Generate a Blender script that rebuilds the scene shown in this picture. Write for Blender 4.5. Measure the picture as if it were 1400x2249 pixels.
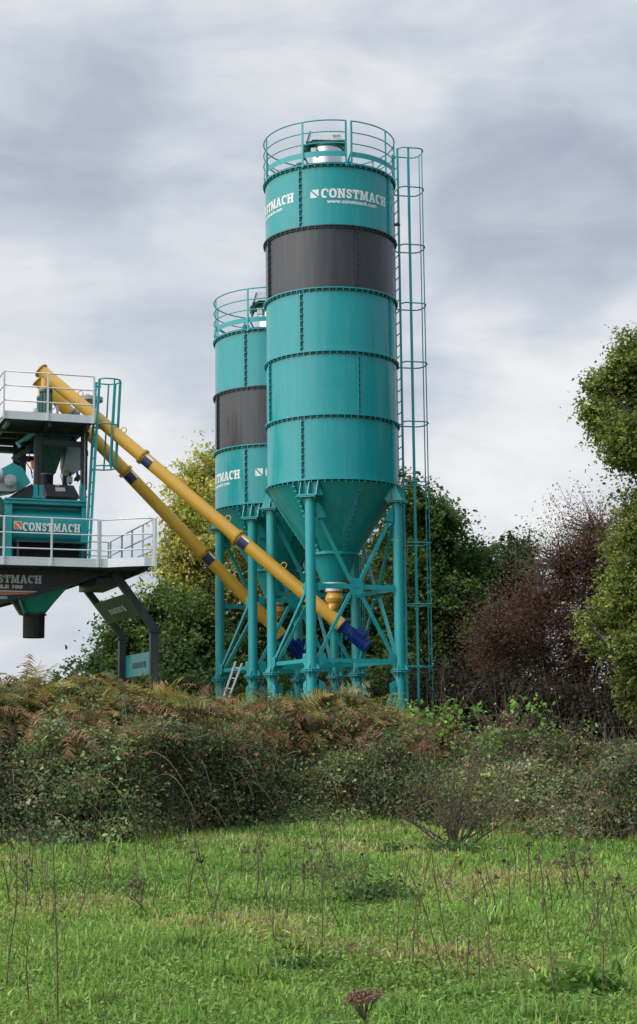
import bpy, math, random
import numpy as np
from mathutils import Matrix, Vector
random.seed(7); rng = np.random.default_rng(7)
for o in list(bpy.data.objects): bpy.data.objects.remove(o)
scene = bpy.context.scene
R = math.radians

# ------------------------------------------------------------------ camera
F_PX, PPX, PPY, PITCH, ROLL = 3450.0, 613.0, 1124.5, 0.1412, -0.0071
CZ = 1.6
cp, sp, cr, sr = math.cos(PITCH), math.sin(PITCH), math.cos(ROLL), math.sin(ROLL)
V_F = np.array([0, cp, sp]); _R0 = np.array([1., 0, 0]); _U0 = np.array([0, -sp, cp])
V_R = cr*_R0 + sr*_U0; V_U = -sr*_R0 + cr*_U0
CAM = np.array([0, 0, CZ])
cam_data = bpy.data.cameras.new("camera")
cam = bpy.data.objects.new("camera", cam_data); scene.collection.objects.link(cam)
cam_data.sensor_fit = 'VERTICAL'; cam_data.sensor_height = 36.0
cam_data.lens = F_PX/2249*36.0
cam_data.shift_x = (700-PPX)/2249
cam_data.clip_start = 0.1; cam_data.clip_end = 4000
cam.matrix_world = Matrix(((V_R[0], V_U[0], -V_F[0], 0), (V_R[1], V_U[1], -V_F[1], 0),
                           (V_R[2], V_U[2], -V_F[2], CZ), (0, 0, 0, 1)))
scene.camera = cam

def ray(x, y):
    return V_F*F_PX + V_R*(x-PPX) - V_U*(y-PPY)
def at(x, y, Y):
    r = ray(x, y); return CAM + r*(Y/r[1])
def at_z(x, y, z):
    r = ray(x, y); return CAM + r*((z-CZ)/r[2])

# ------------------------------------------------------------------ view, world, sun
scene.view_settings.view_transform = 'Standard'
scene.view_settings.look = 'None'
scene.view_settings.exposure = 0.0
scene.view_settings.gamma = 1.0
SUN_EL, SUN_AZ = R(42), R(-122)      # azimuth from +Y towards +X
sdir = Vector((math.sin(SUN_AZ)*math.cos(SUN_EL), math.cos(SUN_AZ)*math.cos(SUN_EL), math.sin(SUN_EL)))
sun_d = bpy.data.lights.new("sun", 'SUN'); sun_d.energy = 1.25; sun_d.angle = R(20); sun_d.color = (1, .96, .9)
sun = bpy.data.objects.new("sun", sun_d); scene.collection.objects.link(sun)
sun.rotation_euler = sdir.to_track_quat('Z', 'Y').to_euler()

world = bpy.data.worlds.new("World"); scene.world = world; world.use_nodes = True
wn = world.node_tree; wn.nodes.clear()
def N(nt, t, **kw):
    n = nt.nodes.new(t)
    for k, v in kw.items():
        if k.startswith('i_'):
            key = k[2:]
            key = int(key) if key.isdigit() else key.replace('_', ' ')
            n.inputs[key].default_value = v
        else: setattr(n, k, v)
    return n
def L(nt, a, b): nt.links.new(a, b)
def math_n(nt, op, a, b=None, c=None, clamp=False):
    n = nt.nodes.new('ShaderNodeMath'); n.operation = op; n.use_clamp = clamp
    for i, v in enumerate((a, b, c)):
        if v is None: continue
        if isinstance(v, (int, float)): n.inputs[i].default_value = v
        else: nt.links.new(v, n.inputs[i])
    return n.outputs[0]
def far_fix(f): return [(d, None, a, w) for d, a, w in f]
def world_sky():
    nt = wn
    out = N(nt, 'ShaderNodeOutputWorld')
    sky = N(nt, 'ShaderNodeTexSky'); sky.sky_type = 'NISHITA'; sky.sun_disc = False
    sky.sun_elevation = SUN_EL; sky.sun_rotation = SUN_AZ
    bg1 = N(nt, 'ShaderNodeBackground'); bg1.inputs[1].default_value = 0.1
    L(nt, sky.outputs[0], bg1.inputs[0])
    tc = N(nt, 'ShaderNodeTexCoord')
    nz = N(nt, 'ShaderNodeTexNoise', i_Scale=5.0, i_Detail=4.0, i_Roughness=.55)
    L(nt, tc.outputs['Generated'], nz.inputs['Vector'])
    sub = N(nt, 'ShaderNodeVectorMath', operation='SUBTRACT'); sub.inputs[1].default_value = (.5, .5, .5)
    L(nt, nz.outputs['Color'], sub.inputs[0])
    scl = N(nt, 'ShaderNodeVectorMath', operation='MULTIPLY'); scl.inputs[1].default_value = (.20, .2, .13)
    L(nt, sub.outputs[0], scl.inputs[0])
    add = N(nt, 'ShaderNodeVectorMath', operation='ADD')
    L(nt, tc.outputs['Generated'], add.inputs[0]); L(nt, scl.outputs[0], add.inputs[1])
    nrm = N(nt, 'ShaderNodeVectorMath', operation='NORMALIZE'); L(nt, add.outputs[0], nrm.inputs[0])
    # large cloud masses: (x, y, radius in px, weight); negative = darker blue grey cloud
    blobs = [(1200, 460, 330, -1.05), (1390, 520, 220, -.45), (1000, 500, 160, -.3), (90, 270, 300, -.5), (330, 440, 200, -.3), (240, 170, 200, -.25),
             (60, 50, 260, -.1), (60, 640, 200, .45), (430, 500, 140, .35), (240, 600, 160, .2), (640, 60, 300, .2), (1250, 90, 260, .3), (980, 240, 140, .3), (500, 350, 160, .1),
             (1080, 680, 190, .55), (1280, 560, 130, .5), (1320, 760, 160, .4), (1220, 960, 260, .75), (960, 790, 120, -.25), (200, 980, 330, .75), (110, 1450, 260, -.15), (400, 1000, 200, .5),
             (1100, 1090, 120, -.1), (1100, 1180, 200, .45), (420, 700, 130, -.15), (60, 830, 140, .2)]
    acc = None
    far = [((1, .25, .25), 60, -1.3), ((1, -.6, .4), 50, -.9), ((-1, -.1, .5), 65, 1.2), ((.3, -1, .3), 45, -.8)]   # made-up unseen cloud masses, added to brighten the silos' left and darken their right
    for (bx, by, br, w) in blobs+far_fix(far):
        d = ray(bx, by) if by is not None else np.array(bx, float); d = d/np.linalg.norm(d)
        dp = N(nt, 'ShaderNodeVectorMath', operation='DOT_PRODUCT'); dp.inputs[1].default_value = tuple(d)
        L(nt, nrm.outputs[0], dp.inputs[0])
        th = math.atan(br/F_PX) if by is not None else R(br)
        mr = N(nt, 'ShaderNodeMapRange', interpolation_type='SMOOTHSTEP')
        mr.inputs[1].default_value = math.cos(th); mr.inputs[2].default_value = 1.0
        mr.inputs[3].default_value = 0; mr.inputs[4].default_value = w
        L(nt, dp.outputs['Value'], mr.inputs[0])
        acc = mr.outputs[0] if acc is None else math_n(nt, 'ADD', acc, mr.outputs[0])
    # streaky detail
    mp = N(nt, 'ShaderNodeMapping'); mp.inputs['Scale'].default_value = (1, 1, 2.8); mp.inputs['Rotation'].default_value = (0, R(-16), 0)
    L(nt, tc.outputs['Generated'], mp.inputs[0])
    n2 = N(nt, 'ShaderNodeTexNoise', i_Scale=6.3, i_Detail=9.0, i_Roughness=.60, i_Distortion=.4); L(nt, mp.outputs[0], n2.inputs['Vector'])
    n3 = N(nt, 'ShaderNodeTexNoise', i_Scale=3.2, i_Detail=3.0, i_Roughness=.5); L(nt, mp.outputs[0], n3.inputs['Vector'])
    d2 = math_n(nt, 'MULTIPLY', math_n(nt, 'SUBTRACT', n2.outputs['Fac'], .5), 2.9)
    d3 = math_n(nt, 'MULTIPLY', math_n(nt, 'SUBTRACT', n3.outputs['Fac'], .5), .7)
    tot = math_n(nt, 'ADD', math_n(nt, 'ADD', acc, d2), d3)
    fac = math_n(nt, 'MULTIPLY_ADD', tot, .36, .56, clamp=True)
    ramp = N(nt, 'ShaderNodeValToRGB'); cr_ = ramp.color_ramp
    cr_.elements[0].position = .0; cr_.elements[0].color = (.37, .43, .53, 1)
    cr_.elements[1].position = 1.0; cr_.elements[1].color = (.92, .92, .92, 1)
    e = cr_.elements.new(.28); e.color = (.465, .53, .63, 1)
    e = cr_.elements.new(.55); e.color = (.62, .665, .735, 1)
    e = cr_.elements.new(.8); e.color = (.80, .82, .85, 1)
    L(nt, fac, ramp.inputs[0])
    bg2 = N(nt, 'ShaderNodeBackground')
    # an overcast sky is brighter overhead and round the veiled sun than near the horizon ahead
    sepz = N(nt, 'ShaderNodeSeparateXYZ'); L(nt, tc.outputs['Generated'], sepz.inputs[0])
    mz = N(nt, 'ShaderNodeMapRange', interpolation_type='SMOOTHSTEP'); mz.inputs[1].default_value = .50; mz.inputs[2].default_value = .95; mz.inputs[3].default_value = 1.0; mz.inputs[4].default_value = 2.35
    L(nt, sepz.outputs[2], mz.inputs[0])
    dps = N(nt, 'ShaderNodeVectorMath', operation='DOT_PRODUCT'); dps.inputs[1].default_value = tuple(sdir); L(nt, tc.outputs['Generated'], dps.inputs[0])
    ms = N(nt, 'ShaderNodeMapRange', interpolation_type='SMOOTHSTEP'); ms.inputs[1].default_value = .45; ms.inputs[2].default_value = 1.0; ms.inputs[3].default_value = 0; ms.inputs[4].default_value = 1.7
    L(nt, dps.outputs['Value'], ms.inputs[0])
    L(nt, math_n(nt, 'ADD', mz.outputs[0], ms.outputs[0]), bg2.inputs[1])
    L(nt, ramp.outputs[0], bg2.inputs[0])
    mix = N(nt, 'ShaderNodeMixShader'); mix.inputs[0].default_value = .94
    L(nt, bg1.outputs[0], mix.inputs[1]); L(nt, bg2.outputs[0], mix.inputs[2]); L(nt, mix.outputs[0], out.inputs[0])
world_sky()
try: world.cycles.sampling_method = 'MANUAL'; world.cycles.sample_map_resolution = 512
except Exception: pass

# ------------------------------------------------------------------ object helpers
COL = scene.collection
ORG = {}
def tag(o, label=None, cat=None, group=None, kind=None):
    if label: o['label'] = label
    if cat: o['category'] = cat
    if group: o['group'] = group
    if kind: o['kind'] = kind
    return o
def empty(name, loc, label, cat, group=None):
    o = bpy.data.objects.new(name, None); COL.objects.link(o); o.location = loc
    o.empty_display_size = .2
    ORG[o.name] = np.array(loc, float)
    return tag(o, label, cat, group)
def org(p): return ORG[p.name] if p is not None else np.zeros(3)

class MB:
    def __init__(s): s.v = []; s.f = []; s.sm = []; s.n = 0
    def add(s, verts, faces, smooth=False):
        s.v.extend([tuple(map(float, p)) for p in verts])
        for f in faces: s.f.append(tuple(i+s.n for i in f)); s.sm.append(smooth)
        s.n += len(verts)
    def box(s, p0, p1):
        x0, y0, z0 = p0; x1, y1, z1 = p1
        s.add([(x0, y0, z0), (x1, y0, z0), (x1, y1, z0), (x0, y1, z0), (x0, y0, z1), (x1, y0, z1), (x1, y1, z1), (x0, y1, z1)],
              [(0, 3, 2, 1), (4, 5, 6, 7), (0, 1, 5, 4), (1, 2, 6, 5), (2, 3, 7, 6), (3, 0, 4, 7)])
    def obox(s, c, ax, ay, az):
        c, ax, ay, az = (np.asarray(q, float) for q in (c, ax, ay, az))
        P = [c+i*ax+j*ay+k*az for k in (-1, 1) for (i, j) in ((-1, -1), (1, -1), (1, 1), (-1, 1))]
        s.add(P, [(0, 3, 2, 1), (4, 5, 6, 7), (0, 1, 5, 4), (1, 2, 6, 5), (2, 3, 7, 6), (3, 0, 4, 7)])
    def beam(s, a, b, w, h, up=(0, 0, 1)):
        a = np.asarray(a, float); b = np.asarray(b, float); d = b-a; l = np.linalg.norm(d); d /= l
        side = np.cross(d, up)
        if np.linalg.norm(side) < 1e-4: side = np.cross(d, (1, 0, 0))
        side /= np.linalg.norm(side); u = np.cross(side, d)
        s.obox((a+b)/2, d*l/2, side*w/2, u*h/2)
    def frame(s, d):
        d = np.asarray(d, float); d = d/np.linalg.norm(d)
        a = np.array([0, 0, 1.]) if abs(d[2]) < .9 else np.array([1., 0, 0])
        u = np.cross(d, a); u /= np.linalg.norm(u); return d, u, np.cross(d, u)
    def tube(s, a, b, r, r2=None, n=12, caps=True):
        a = np.asarray(a, float); b = np.asarray(b, float); r2 = r if r2 is None else r2
        d, u, w = s.frame(b-a)
        t = np.linspace(0, 2*np.pi, n, endpoint=False)
        A = [a+r*(math.cos(q)*u+math.sin(q)*w) for q in t]; B = [b+r2*(math.cos(q)*u+math.sin(q)*w) for q in t]
        s.add(A+B, [(i, (i+1) % n, n+(i+1) % n, n+i) for i in range(n)], True)
        if caps: s.add(A, [tuple(range(n))[::-1]]); s.add(B, [tuple(range(n))])
    def path(s, pts, r, n=6, closed=False, taper=None):
        pts = [np.asarray(p, float) for p in pts]; m = len(pts); V = []
        prev = None
        for i, p in enumerate(pts):
            if closed: d = pts[(i+1) % m]-pts[i-1]
            else: d = pts[min(i+1, m-1)]-pts[max(i-1, 0)]
            d = d/ (np.linalg.norm(d)+1e-9)
            if prev is None: d, u, w = s.frame(d)
            else:
                u = prev-d*np.dot(prev, d); u /= np.linalg.norm(u); w = np.cross(d, u)
            prev = u
            rr = r if taper is None else r*(1-(1-taper)*i/(m-1))
            V += [p+rr*(math.cos(q)*u+math.sin(q)*w) for q in np.linspace(0, 2*np.pi, n, endpoint=False)]
        Fc = []
        for i in range(m if closed else m-1):
            j = (i+1) % m
            Fc += [(i*n+k, i*n+(k+1) % n, j*n+(k+1) % n, j*n+k) for k in range(n)]
        s.add(V, Fc, True)
        if not closed: s.add(V[:n], [tuple(range(n))[::-1]]); s.add(V[-n:], [tuple(range(n))])
    def prism(s, poly, off):
        poly = [np.asarray(p, float) for p in poly]; off = np.asarray(off, float); n = len(poly)
        top = [p+off for p in poly]
        s.add(poly, [tuple(range(n))[::-1]]); s.add(top, [tuple(range(n))])
        for i in range(n):
            j = (i+1) % n
            s.add([poly[i], poly[j], top[j], top[i]], [(0, 1, 2, 3)])
    def lathe(s, c, prof, n=64, a0=0, a1=2*math.pi, smooth=True):
        full = abs(a1-a0-2*math.pi) < 1e-6
        ts = np.linspace(a0, a1, n, endpoint=not full)
        for (r0, z0), (r1, z1) in zip(prof[:-1], prof[1:]):
            V = [(c[0]+r0*math.cos(t), c[1]+r0*math.sin(t), c[2]+z0) for t in ts]+[(c[0]+r1*math.cos(t), c[1]+r1*math.sin(t), c[2]+z1) for t in ts]
            k = n if full else n-1
            s.add(V, [(i, (i+1) % n, n+(i+1) % n, n+i) for i in range(k)], smooth)
    def loft(s, A, B, smooth=False, caps=False):
        n = len(A)
        s.add(list(A)+list(B), [(i, (i+1) % n, n+(i+1) % n, n+i) for i in range(n)], smooth)
        if caps: s.add(A, [tuple(range(n))[::-1]]); s.add(B, [tuple(range(n))])
    def build(s, name, mat, parent=None, label=None):
        o0 = org(parent)
        me = bpy.data.meshes.new(name)
        me.from_pydata([(x-o0[0], y-o0[1], z-o0[2]) for x, y, z in s.v], [], s.f)
        me.polygons.foreach_set('use_smooth', s.sm)
        me.materials.append(mat); me.update()
        o = bpy.data.objects.new(name, me); COL.objects.link(o)
        ORG[o.name] = o0
        if parent is not None: o.parent = parent
        if label: o['label'] = label
        return o
def bulk(name, V, nv, faces_per, mat, cols=None, parent=None, smooth=False):
    """V: (n, nv, 3) array of n small shapes; faces_per: list of index tuples inside one shape; cols (n,3)"""
    n = V.shape[0]; o0 = org(parent)
    me = bpy.data.meshes.new(name)
    me.vertices.add(n*nv); me.vertices.foreach_set('co', (V-o0).reshape(-1).astype(np.float32))
    base = (np.arange(n)*nv)[:, None]
    li = np.concatenate([base+np.array(f)[None] for f in faces_per], 1).reshape(-1)
    sizes = np.array([len(f) for f in faces_per]); tot = np.tile(sizes, n)
    st = np.concatenate([[0], np.cumsum(tot)[:-1]])
    me.loops.add(len(li)); me.loops.foreach_set('vertex_index', li.astype(np.int32))
    me.polygons.add(len(tot)); me.polygons.foreach_set('loop_start', st.astype(np.int32))
    try: me.polygons.foreach_set('loop_total', tot.astype(np.int32))
    except Exception: pass
    if smooth: me.polygons.foreach_set('use_smooth', np.ones(len(tot), bool))
    me.update(calc_edges=True)
    if cols is not None:
        at_ = me.color_attributes.new('col', 'FLOAT_COLOR', 'POINT')
        c = np.ones((n, nv, 4), np.float32); c[:, :, :3] = cols[:, None, :] if cols.ndim == 2 else cols
        at_.data.foreach_set('color', c.reshape(-1))
    me.materials.append(mat)
    o = bpy.data.objects.new(name, me); COL.objects.link(o); ORG[o.name] = o0
    if parent is not None: o.parent = parent
    return o

# ------------------------------------------------------------------ materials
def mat_paint(name, col, rough=.38, var=.12, coat=.25, metal=0, nscale=3.0, dust=.12, dustcol=(.35, .33, .28), spec=.5, bump=.0):
    m = bpy.data.materials.new(name); m.use_nodes = True; nt = m.node_tree
    b = nt.nodes['Principled BSDF']
    tc = N(nt, 'ShaderNodeTexCoord')
    nz = N(nt, 'ShaderNodeTexNoise', i_Scale=nscale, i_Detail=6.0, i_Roughness=.6); L(nt, tc.outputs['Object'], nz.inputs['Vector'])
    mp = N(nt, 'ShaderNodeMapping'); mp.inputs['Scale'].default_value = (9, 9, .5)
    L(nt, tc.outputs['Object'], mp.inputs[0])
    n2 = N(nt, 'ShaderNodeTexNoise', i_Scale=1.0, i_Detail=5.0, i_Roughness=.6); L(nt, mp.outputs[0], n2.inputs['Vector'])
    mixc = N(nt, 'ShaderNodeMix', data_type='RGBA')
    mixc.inputs[6].default_value = (*[c*(1-var) for c in col], 1); mixc.inputs[7].default_value = (*[min(1, c*(1+var)) for c in col], 1)
    L(nt, nz.outputs['Fac'], mixc.inputs[0])
    mr = N(nt, 'ShaderNodeMapRange'); mr.inputs[1].default_value = .5; mr.inputs[2].default_value = .85; mr.inputs[3].default_value = 0; mr.inputs[4].default_value = dust*2
    L(nt, n2.outputs['Fac'], mr.inputs[0])
    mx2 = N(nt, 'ShaderNodeMix', data_type='RGBA'); mx2.inputs[7].default_value = (*dustcol, 1)
    L(nt, mr.outputs[0], mx2.inputs[0]); L(nt, mixc.outputs[2], mx2.inputs[6])
    L(nt, mx2.outputs[2], b.inputs['Base Color'])
    rr = math_n(nt, 'MULTIPLY_ADD', n2.outputs['Fac'], .22, rough-.1); L(nt, rr, b.inputs['Roughness'])
    b.inputs['Metallic'].default_value = metal
    b.inputs['Specular IOR Level'].default_value = spec
    b.inputs['Coat Weight'].default_value = coat; b.inputs['Coat Roughness'].default_value = .07
    if bump:
        bn = N(nt, 'ShaderNodeBump', i_Strength=bump, i_Distance=.02)
        n3 = N(nt, 'ShaderNodeTexNoise', i_Scale=1.6, i_Detail=2.0); L(nt, tc.outputs['Object'], n3.inputs['Vector'])
        L(nt, n3.outputs['Fac'], bn.inputs['Height']); L(nt, bn.outputs[0], b.inputs['Normal']); L(nt, bn.outputs[0], b.inputs['Coat Normal'])
    return m
def mat_leaf(name, trans=.3, rough=.55, spec=.25):
    m = bpy.data.materials.new(name); m.use_nodes = True; nt = m.node_tree
    b = nt.nodes['Principled BSDF']; out = nt.nodes['Material Output']
    a = N(nt, 'ShaderNodeAttribute'); a.attribute_name = 'col'
    L(nt, a.outputs['Color'], b.inputs['Base Color']); b.inputs['Roughness'].default_value = rough
    b.inputs['Specular IOR Level'].default_value = spec
    t = N(nt, 'ShaderNodeBsdfTranslucent')
    hs = N(nt, 'ShaderNodeHueSaturation', i_Saturation=1.1, i_Value=1.25); L(nt, a.outputs['Color'], hs.inputs['Color'])
    L(nt, hs.outputs[0], t.inputs[0])
    mx = N(nt, 'ShaderNodeMixShader'); mx.inputs[0].default_value = trans
    L(nt, b.outputs[0], mx.inputs[1]); L(nt, t.outputs[0], mx.inputs[2]); L(nt, mx.outputs[0], out.inputs[0])
    return m
def mat_rough(name, c1, c2, scale=4, rough=.9, bump=.3):
    m = bpy.data.materials.new(name); m.use_nodes = True; nt = m.node_tree
    b = nt.nodes['Principled BSDF']; b.inputs['Roughness'].default_value = rough
    tc = N(nt, 'ShaderNodeTexCoord')
    nz = N(nt, 'ShaderNodeTexNoise', i_Scale=scale, i_Detail=8.0, i_Roughness=.65); L(nt, tc.outputs['Object'], nz.inputs['Vector'])
    rp = N(nt, 'ShaderNodeValToRGB'); rp.color_ramp.elements[0].position = .35; rp.color_ramp.elements[1].position = .65
    rp.color_ramp.elements[0].color = (*c1, 1); rp.color_ramp.elements[1].color = (*c2, 1)
    L(nt, nz.outputs['Fac'], rp.inputs[0]); L(nt, rp.outputs[0], b.inputs['Base Color'])
    bn = N(nt, 'ShaderNodeBump', i_Strength=bump, i_Distance=.05); L(nt, nz.outputs['Fac'], bn.inputs['Height']); L(nt, bn.outputs[0], b.inputs['Normal'])
    return m
TEAL = (.006, .285, .298)
M = dict(
    teal=mat_paint('teal_paint', TEAL, rough=.30, coat=.45, dust=.09, var=.09, spec=.35, bump=.12),
    teal_bolt=mat_paint('teal_bolt', (.10, .34, .34), rough=.5),
    teal_lt=mat_paint('teal_steel', (.012, .31, .325), rough=.42, coat=.2, var=.1, dust=.12),
    black=mat_paint('dark_grey_paint', (.026, .026, .029), rough=.34, coat=.3, dust=.05, var=.08, bump=.12),
    dgrey=mat_paint('charcoal_steel', (.035, .037, .042), rough=.5, coat=.1, dust=.16, dustcol=(.22, .21, .2)),
    yellow=mat_paint('yellow_paint', (.58, .31, .022), rough=.42, coat=.2, var=.08, dust=.16),
    blue=mat_paint('blue_motor_paint', (.003, .026, .16), rough=.5, coat=.05, spec=.2, dust=.04),
    navy=mat_paint('navy_sticker', (.012, .014, .07), rough=.5, dust=.02),
    galv=mat_paint('galvanised_steel', (.66, .68, .69), rough=.5, coat=0, metal=.2, var=.14, nscale=9, dust=.12),
    steel=mat_paint('bright_steel', (.78, .78, .76), rough=.24, coat=0, metal=1, var=.05, dust=.03),
    dgreen=mat_paint('dark_green_paint', (.008, .095, .075), rough=.4, coat=.3),
    dkpanel=mat_paint('dark_panel_paint', (.012, .034, .034), rough=.5),
    shade_band=mat_paint('dark_joint_shade', (.006, .062, .066), rough=.6, coat=0, dust=.03),  # painted shade for the joints, below flanges and beside seams
    rubber=mat_paint('black_rubber', (.012, .012, .013), rough=.65, coat=0, dust=.06),
    white=mat_paint('white_lettering', (.74, .76, .74), rough=.5, coat=.1, dust=.05, var=.03),
    orange=mat_paint('orange_sticker', (.80, .16, .05), rough=.5, dust=.03, coat=.1),
    label=mat_paint('pale_sticker', (.62, .62, .55), rough=.5, dust=.05),
    yelsticker=mat_paint('yellow_sticker', (.62, .55, .1), rough=.5, dust=.05),
    grey=mat_paint('light_grey_paint', (.36, .38, .39), rough=.45, coat=.1, dust=.2),
    alu=mat_paint('weathered_aluminium', (.62, .62, .60), rough=.4, metal=.6, coat=0),
    leaf=mat_leaf('leaf', .36), frond=mat_leaf('bracken_frond', .25, .7, .15), blade=mat_leaf('grass_blade', .35, .6, .12),
    bark=mat_rough('bark', (.05, .04, .03), (.13, .11, .09), 9),
    twig=mat_rough('twig', (.06, .04, .03), (.14, .10, .07), 20),
    stem=mat_rough('dry_stem', (.07, .05, .03), (.15, .11, .07), 12),
    wall=mat_rough('pale_wall_render', (.55, .53, .5), (.72, .7, .66), 3),
)
# ------------------------------------------------------------------ lettering
def strip(path, th):
    P = [np.array(p, float) for p in path]; Lf, Rt = [], []
    for i, p in enumerate(P):
        d = P[min(i+1, len(P)-1)]-P[max(i-1, 0)]; d /= np.linalg.norm(d); nn = np.array([-d[1], d[0]])
        Lf.append(p+nn*th/2); Rt.append(p-nn*th/2)
    return [[Lf[i], Lf[i+1], Rt[i+1], Rt[i]] for i in range(len(P)-1)]
def arcring(w, a0, a1, n, tx=.28, ty=.2):
    qs = []
    pt = lambda a, rx, ry: (w/2+rx*math.copysign(abs(math.cos(a))**.85, math.cos(a)), .5+ry*math.copysign(abs(math.sin(a))**.85, math.sin(a)))
    ts = [R(a0+(a1-a0)*i/n) for i in range(n+1)]
    for a, b in zip(ts[:-1], ts[1:]):
        qs.append([pt(a, w/2, .5), pt(b, w/2, .5), pt(b, w/2-tx, .5-ty), pt(a, w/2-tx, .5-ty)])
    return qs
A_L = [(0, 0), (.4, 0), (.4, .16), (.34, .16), (.37, .26), (.5, .26), (.5, .4), (.41, .4), (.5, .72), (.5, 1), (.35, 1), (.1, .16), (0, .16)]
GL = {
 'H': (.95, [[(0, 0), (.44, 0), (.44, .17), (.36, .17), (.36, .41), (.59, .41), (.59, .17), (.51, .17), (.51, 0), (.95, 0), (.95, .17), (.87, .17), (.87, .83), (.95, .83), (.95, 1), (.51, 1), (.51, .83), (.59, .83), (.59, .59), (.36, .59), (.36, .83), (.44, .83), (.44, 1), (0, 1), (0, .83), (.08, .83), (.08, .17), (0, .17)]]),
 'T': (.85, [[(.2, 0), (.65, 0), (.65, .17), (.57, .17), (.57, .8), (.68, .8), (.68, .6), (.85, .6), (.85, 1), (0, 1), (0, .6), (.17, .6), (.17, .8), (.28, .8), (.28, .17), (.2, .17)]]),
 'N': (.95, [[(0, 0), (.4, 0), (.4, .17), (.31, .17), (.31, .6), (.62, 0), (.86, 0), (.86, .83), (.95, .83), (.95, 1), (.55, 1), (.55, .83), (.64, .83), (.64, .4), (.33, 1), (0, 1), (0, .83), (.09, .83), (.09, .17), (0, .17)]]),
 'M': (1.15, [[(0, 0), (.38, 0), (.38, .17), (.3, .17), (.3, .62), (.48, .05), (.67, .05), (.85, .62), (.85, .17), (.77, .17), (.77, 0), (1.15, 0), (1.15, .17), (1.06, .17), (1.06, .83), (1.15, .83), (1.15, 1), (.78, 1), (.575, .42), (.37, 1), (0, 1), (0, .83), (.09, .83), (.09, .17), (0, .17)]]),
 'A': (1.0, [A_L, [(1-x, y) for x, y in A_L][::-1]]),
 'C': (.85, arcring(.85, 52, 308, 14)+[[(.70, .60), (.85, .60), (.85, .97), (.745, .97), (.70, .86)]]),
 'O': (.92, arcring(.92, 0, 360, 18)),
 'S': (.75, strip([(.66, .66), (.60, .84), (.38, .9), (.18, .84), (.15, .70), (.26, .58), (.50, .45), (.61, .33), (.58, .17), (.38, .1), (.17, .15), (.10, .34)], .21)),
}
def slab_word(word, h, gap=.07):
    polys = []; x = 0
    for ch in word:
        w, ps = GL[ch]
        for p in ps: polys.append([(x+a*h, b*h) for a, b in p])
        x += (w+gap)*h
    return polys, x-gap*h
def fit_width(polys, w0, w1): return [[(a*w1/w0, b) for a, b in p] for p in polys]
def font_word(txt, h, bold=.0, width=None):
    cu = bpy.data.curves.new('txt', 'FONT'); cu.body = txt; cu.size = h; cu.offset = bold; cu.resolution_u = 3
    ob = bpy.data.objects.new('txt', cu); COL.objects.link(ob)
    bpy.context.view_layer.update()
    me = bpy.data.meshes.new_from_object(ob.evaluated_get(bpy.context.evaluated_depsgraph_get()))
    V = [(v.co.x, v.co.y) for v in me.vertices]
    polys = [[V[i] for i in p.vertices] for p in me.polygons]
    bpy.data.objects.remove(ob); bpy.data.meshes.remove(me)
    mx = max(a for p in polys for a, b in p)
    if width: polys = fit_width(polys, mx, width); mx = width
    return polys, mx
def put_polys(mb, polys, fn, dx=0, dy=0):
    for p in polys: mb.add([fn(a+dx, b+dy) for a, b in p], [tuple(range(len(p)))])
def mark_polys(s, x0=0, y0=0):
    """the square company mark: a square cut by a diagonal band"""
    w = .13*s
    return [[(x0, y0), (x0+s-w, y0), (x0, y0+s-w)], [(x0+s, y0+w), (x0+s, y0+s), (x0+w, y0+s)]]

# ------------------------------------------------------------------ ground
def ground():
    m = bpy.data.materials.new('meadow_soil'); m.use_nodes = True; nt = m.node_tree
    b = nt.nodes['Principled BSDF']; b.inputs['Roughness'].default_value = .95
    tc = N(nt, 'ShaderNodeTexCoord')
    nz = N(nt, 'ShaderNodeTexNoise', i_Scale=1.2, i_Detail=10.0, i_Roughness=.7); L(nt, tc.outputs['Object'], nz.inputs['Vector'])
    rp = N(nt, 'ShaderNodeValToRGB'); rp.color_ramp.elements[0].position = .3; rp.color_ramp.elements[1].position = .7
    rp.color_ramp.elements[0].color = (.045, .075, .018, 1); rp.color_ramp.elements[1].color = (.11, .155, .04, 1)
    L(nt, nz.outputs['Fac'], rp.inputs[0]); L(nt, rp.outputs[0], b.inputs['Base Color'])
    bn = N(nt, 'ShaderNodeBump', i_Strength=.6, i_Distance=.08); L(nt, nz.outputs['Fac'], bn.inputs['Height']); L(nt, bn.outputs[0], b.inputs['Normal'])
    mb = MB(); S = 1800
    mb.add([(-S, -60, 0), (S, -60, 0), (S, S*1.5, 0), (-S, S*1.5, 0)], [(0, 1, 2, 3)])
    o = mb.build('ground', m); o['kind'] = 'structure'
ground()

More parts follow.
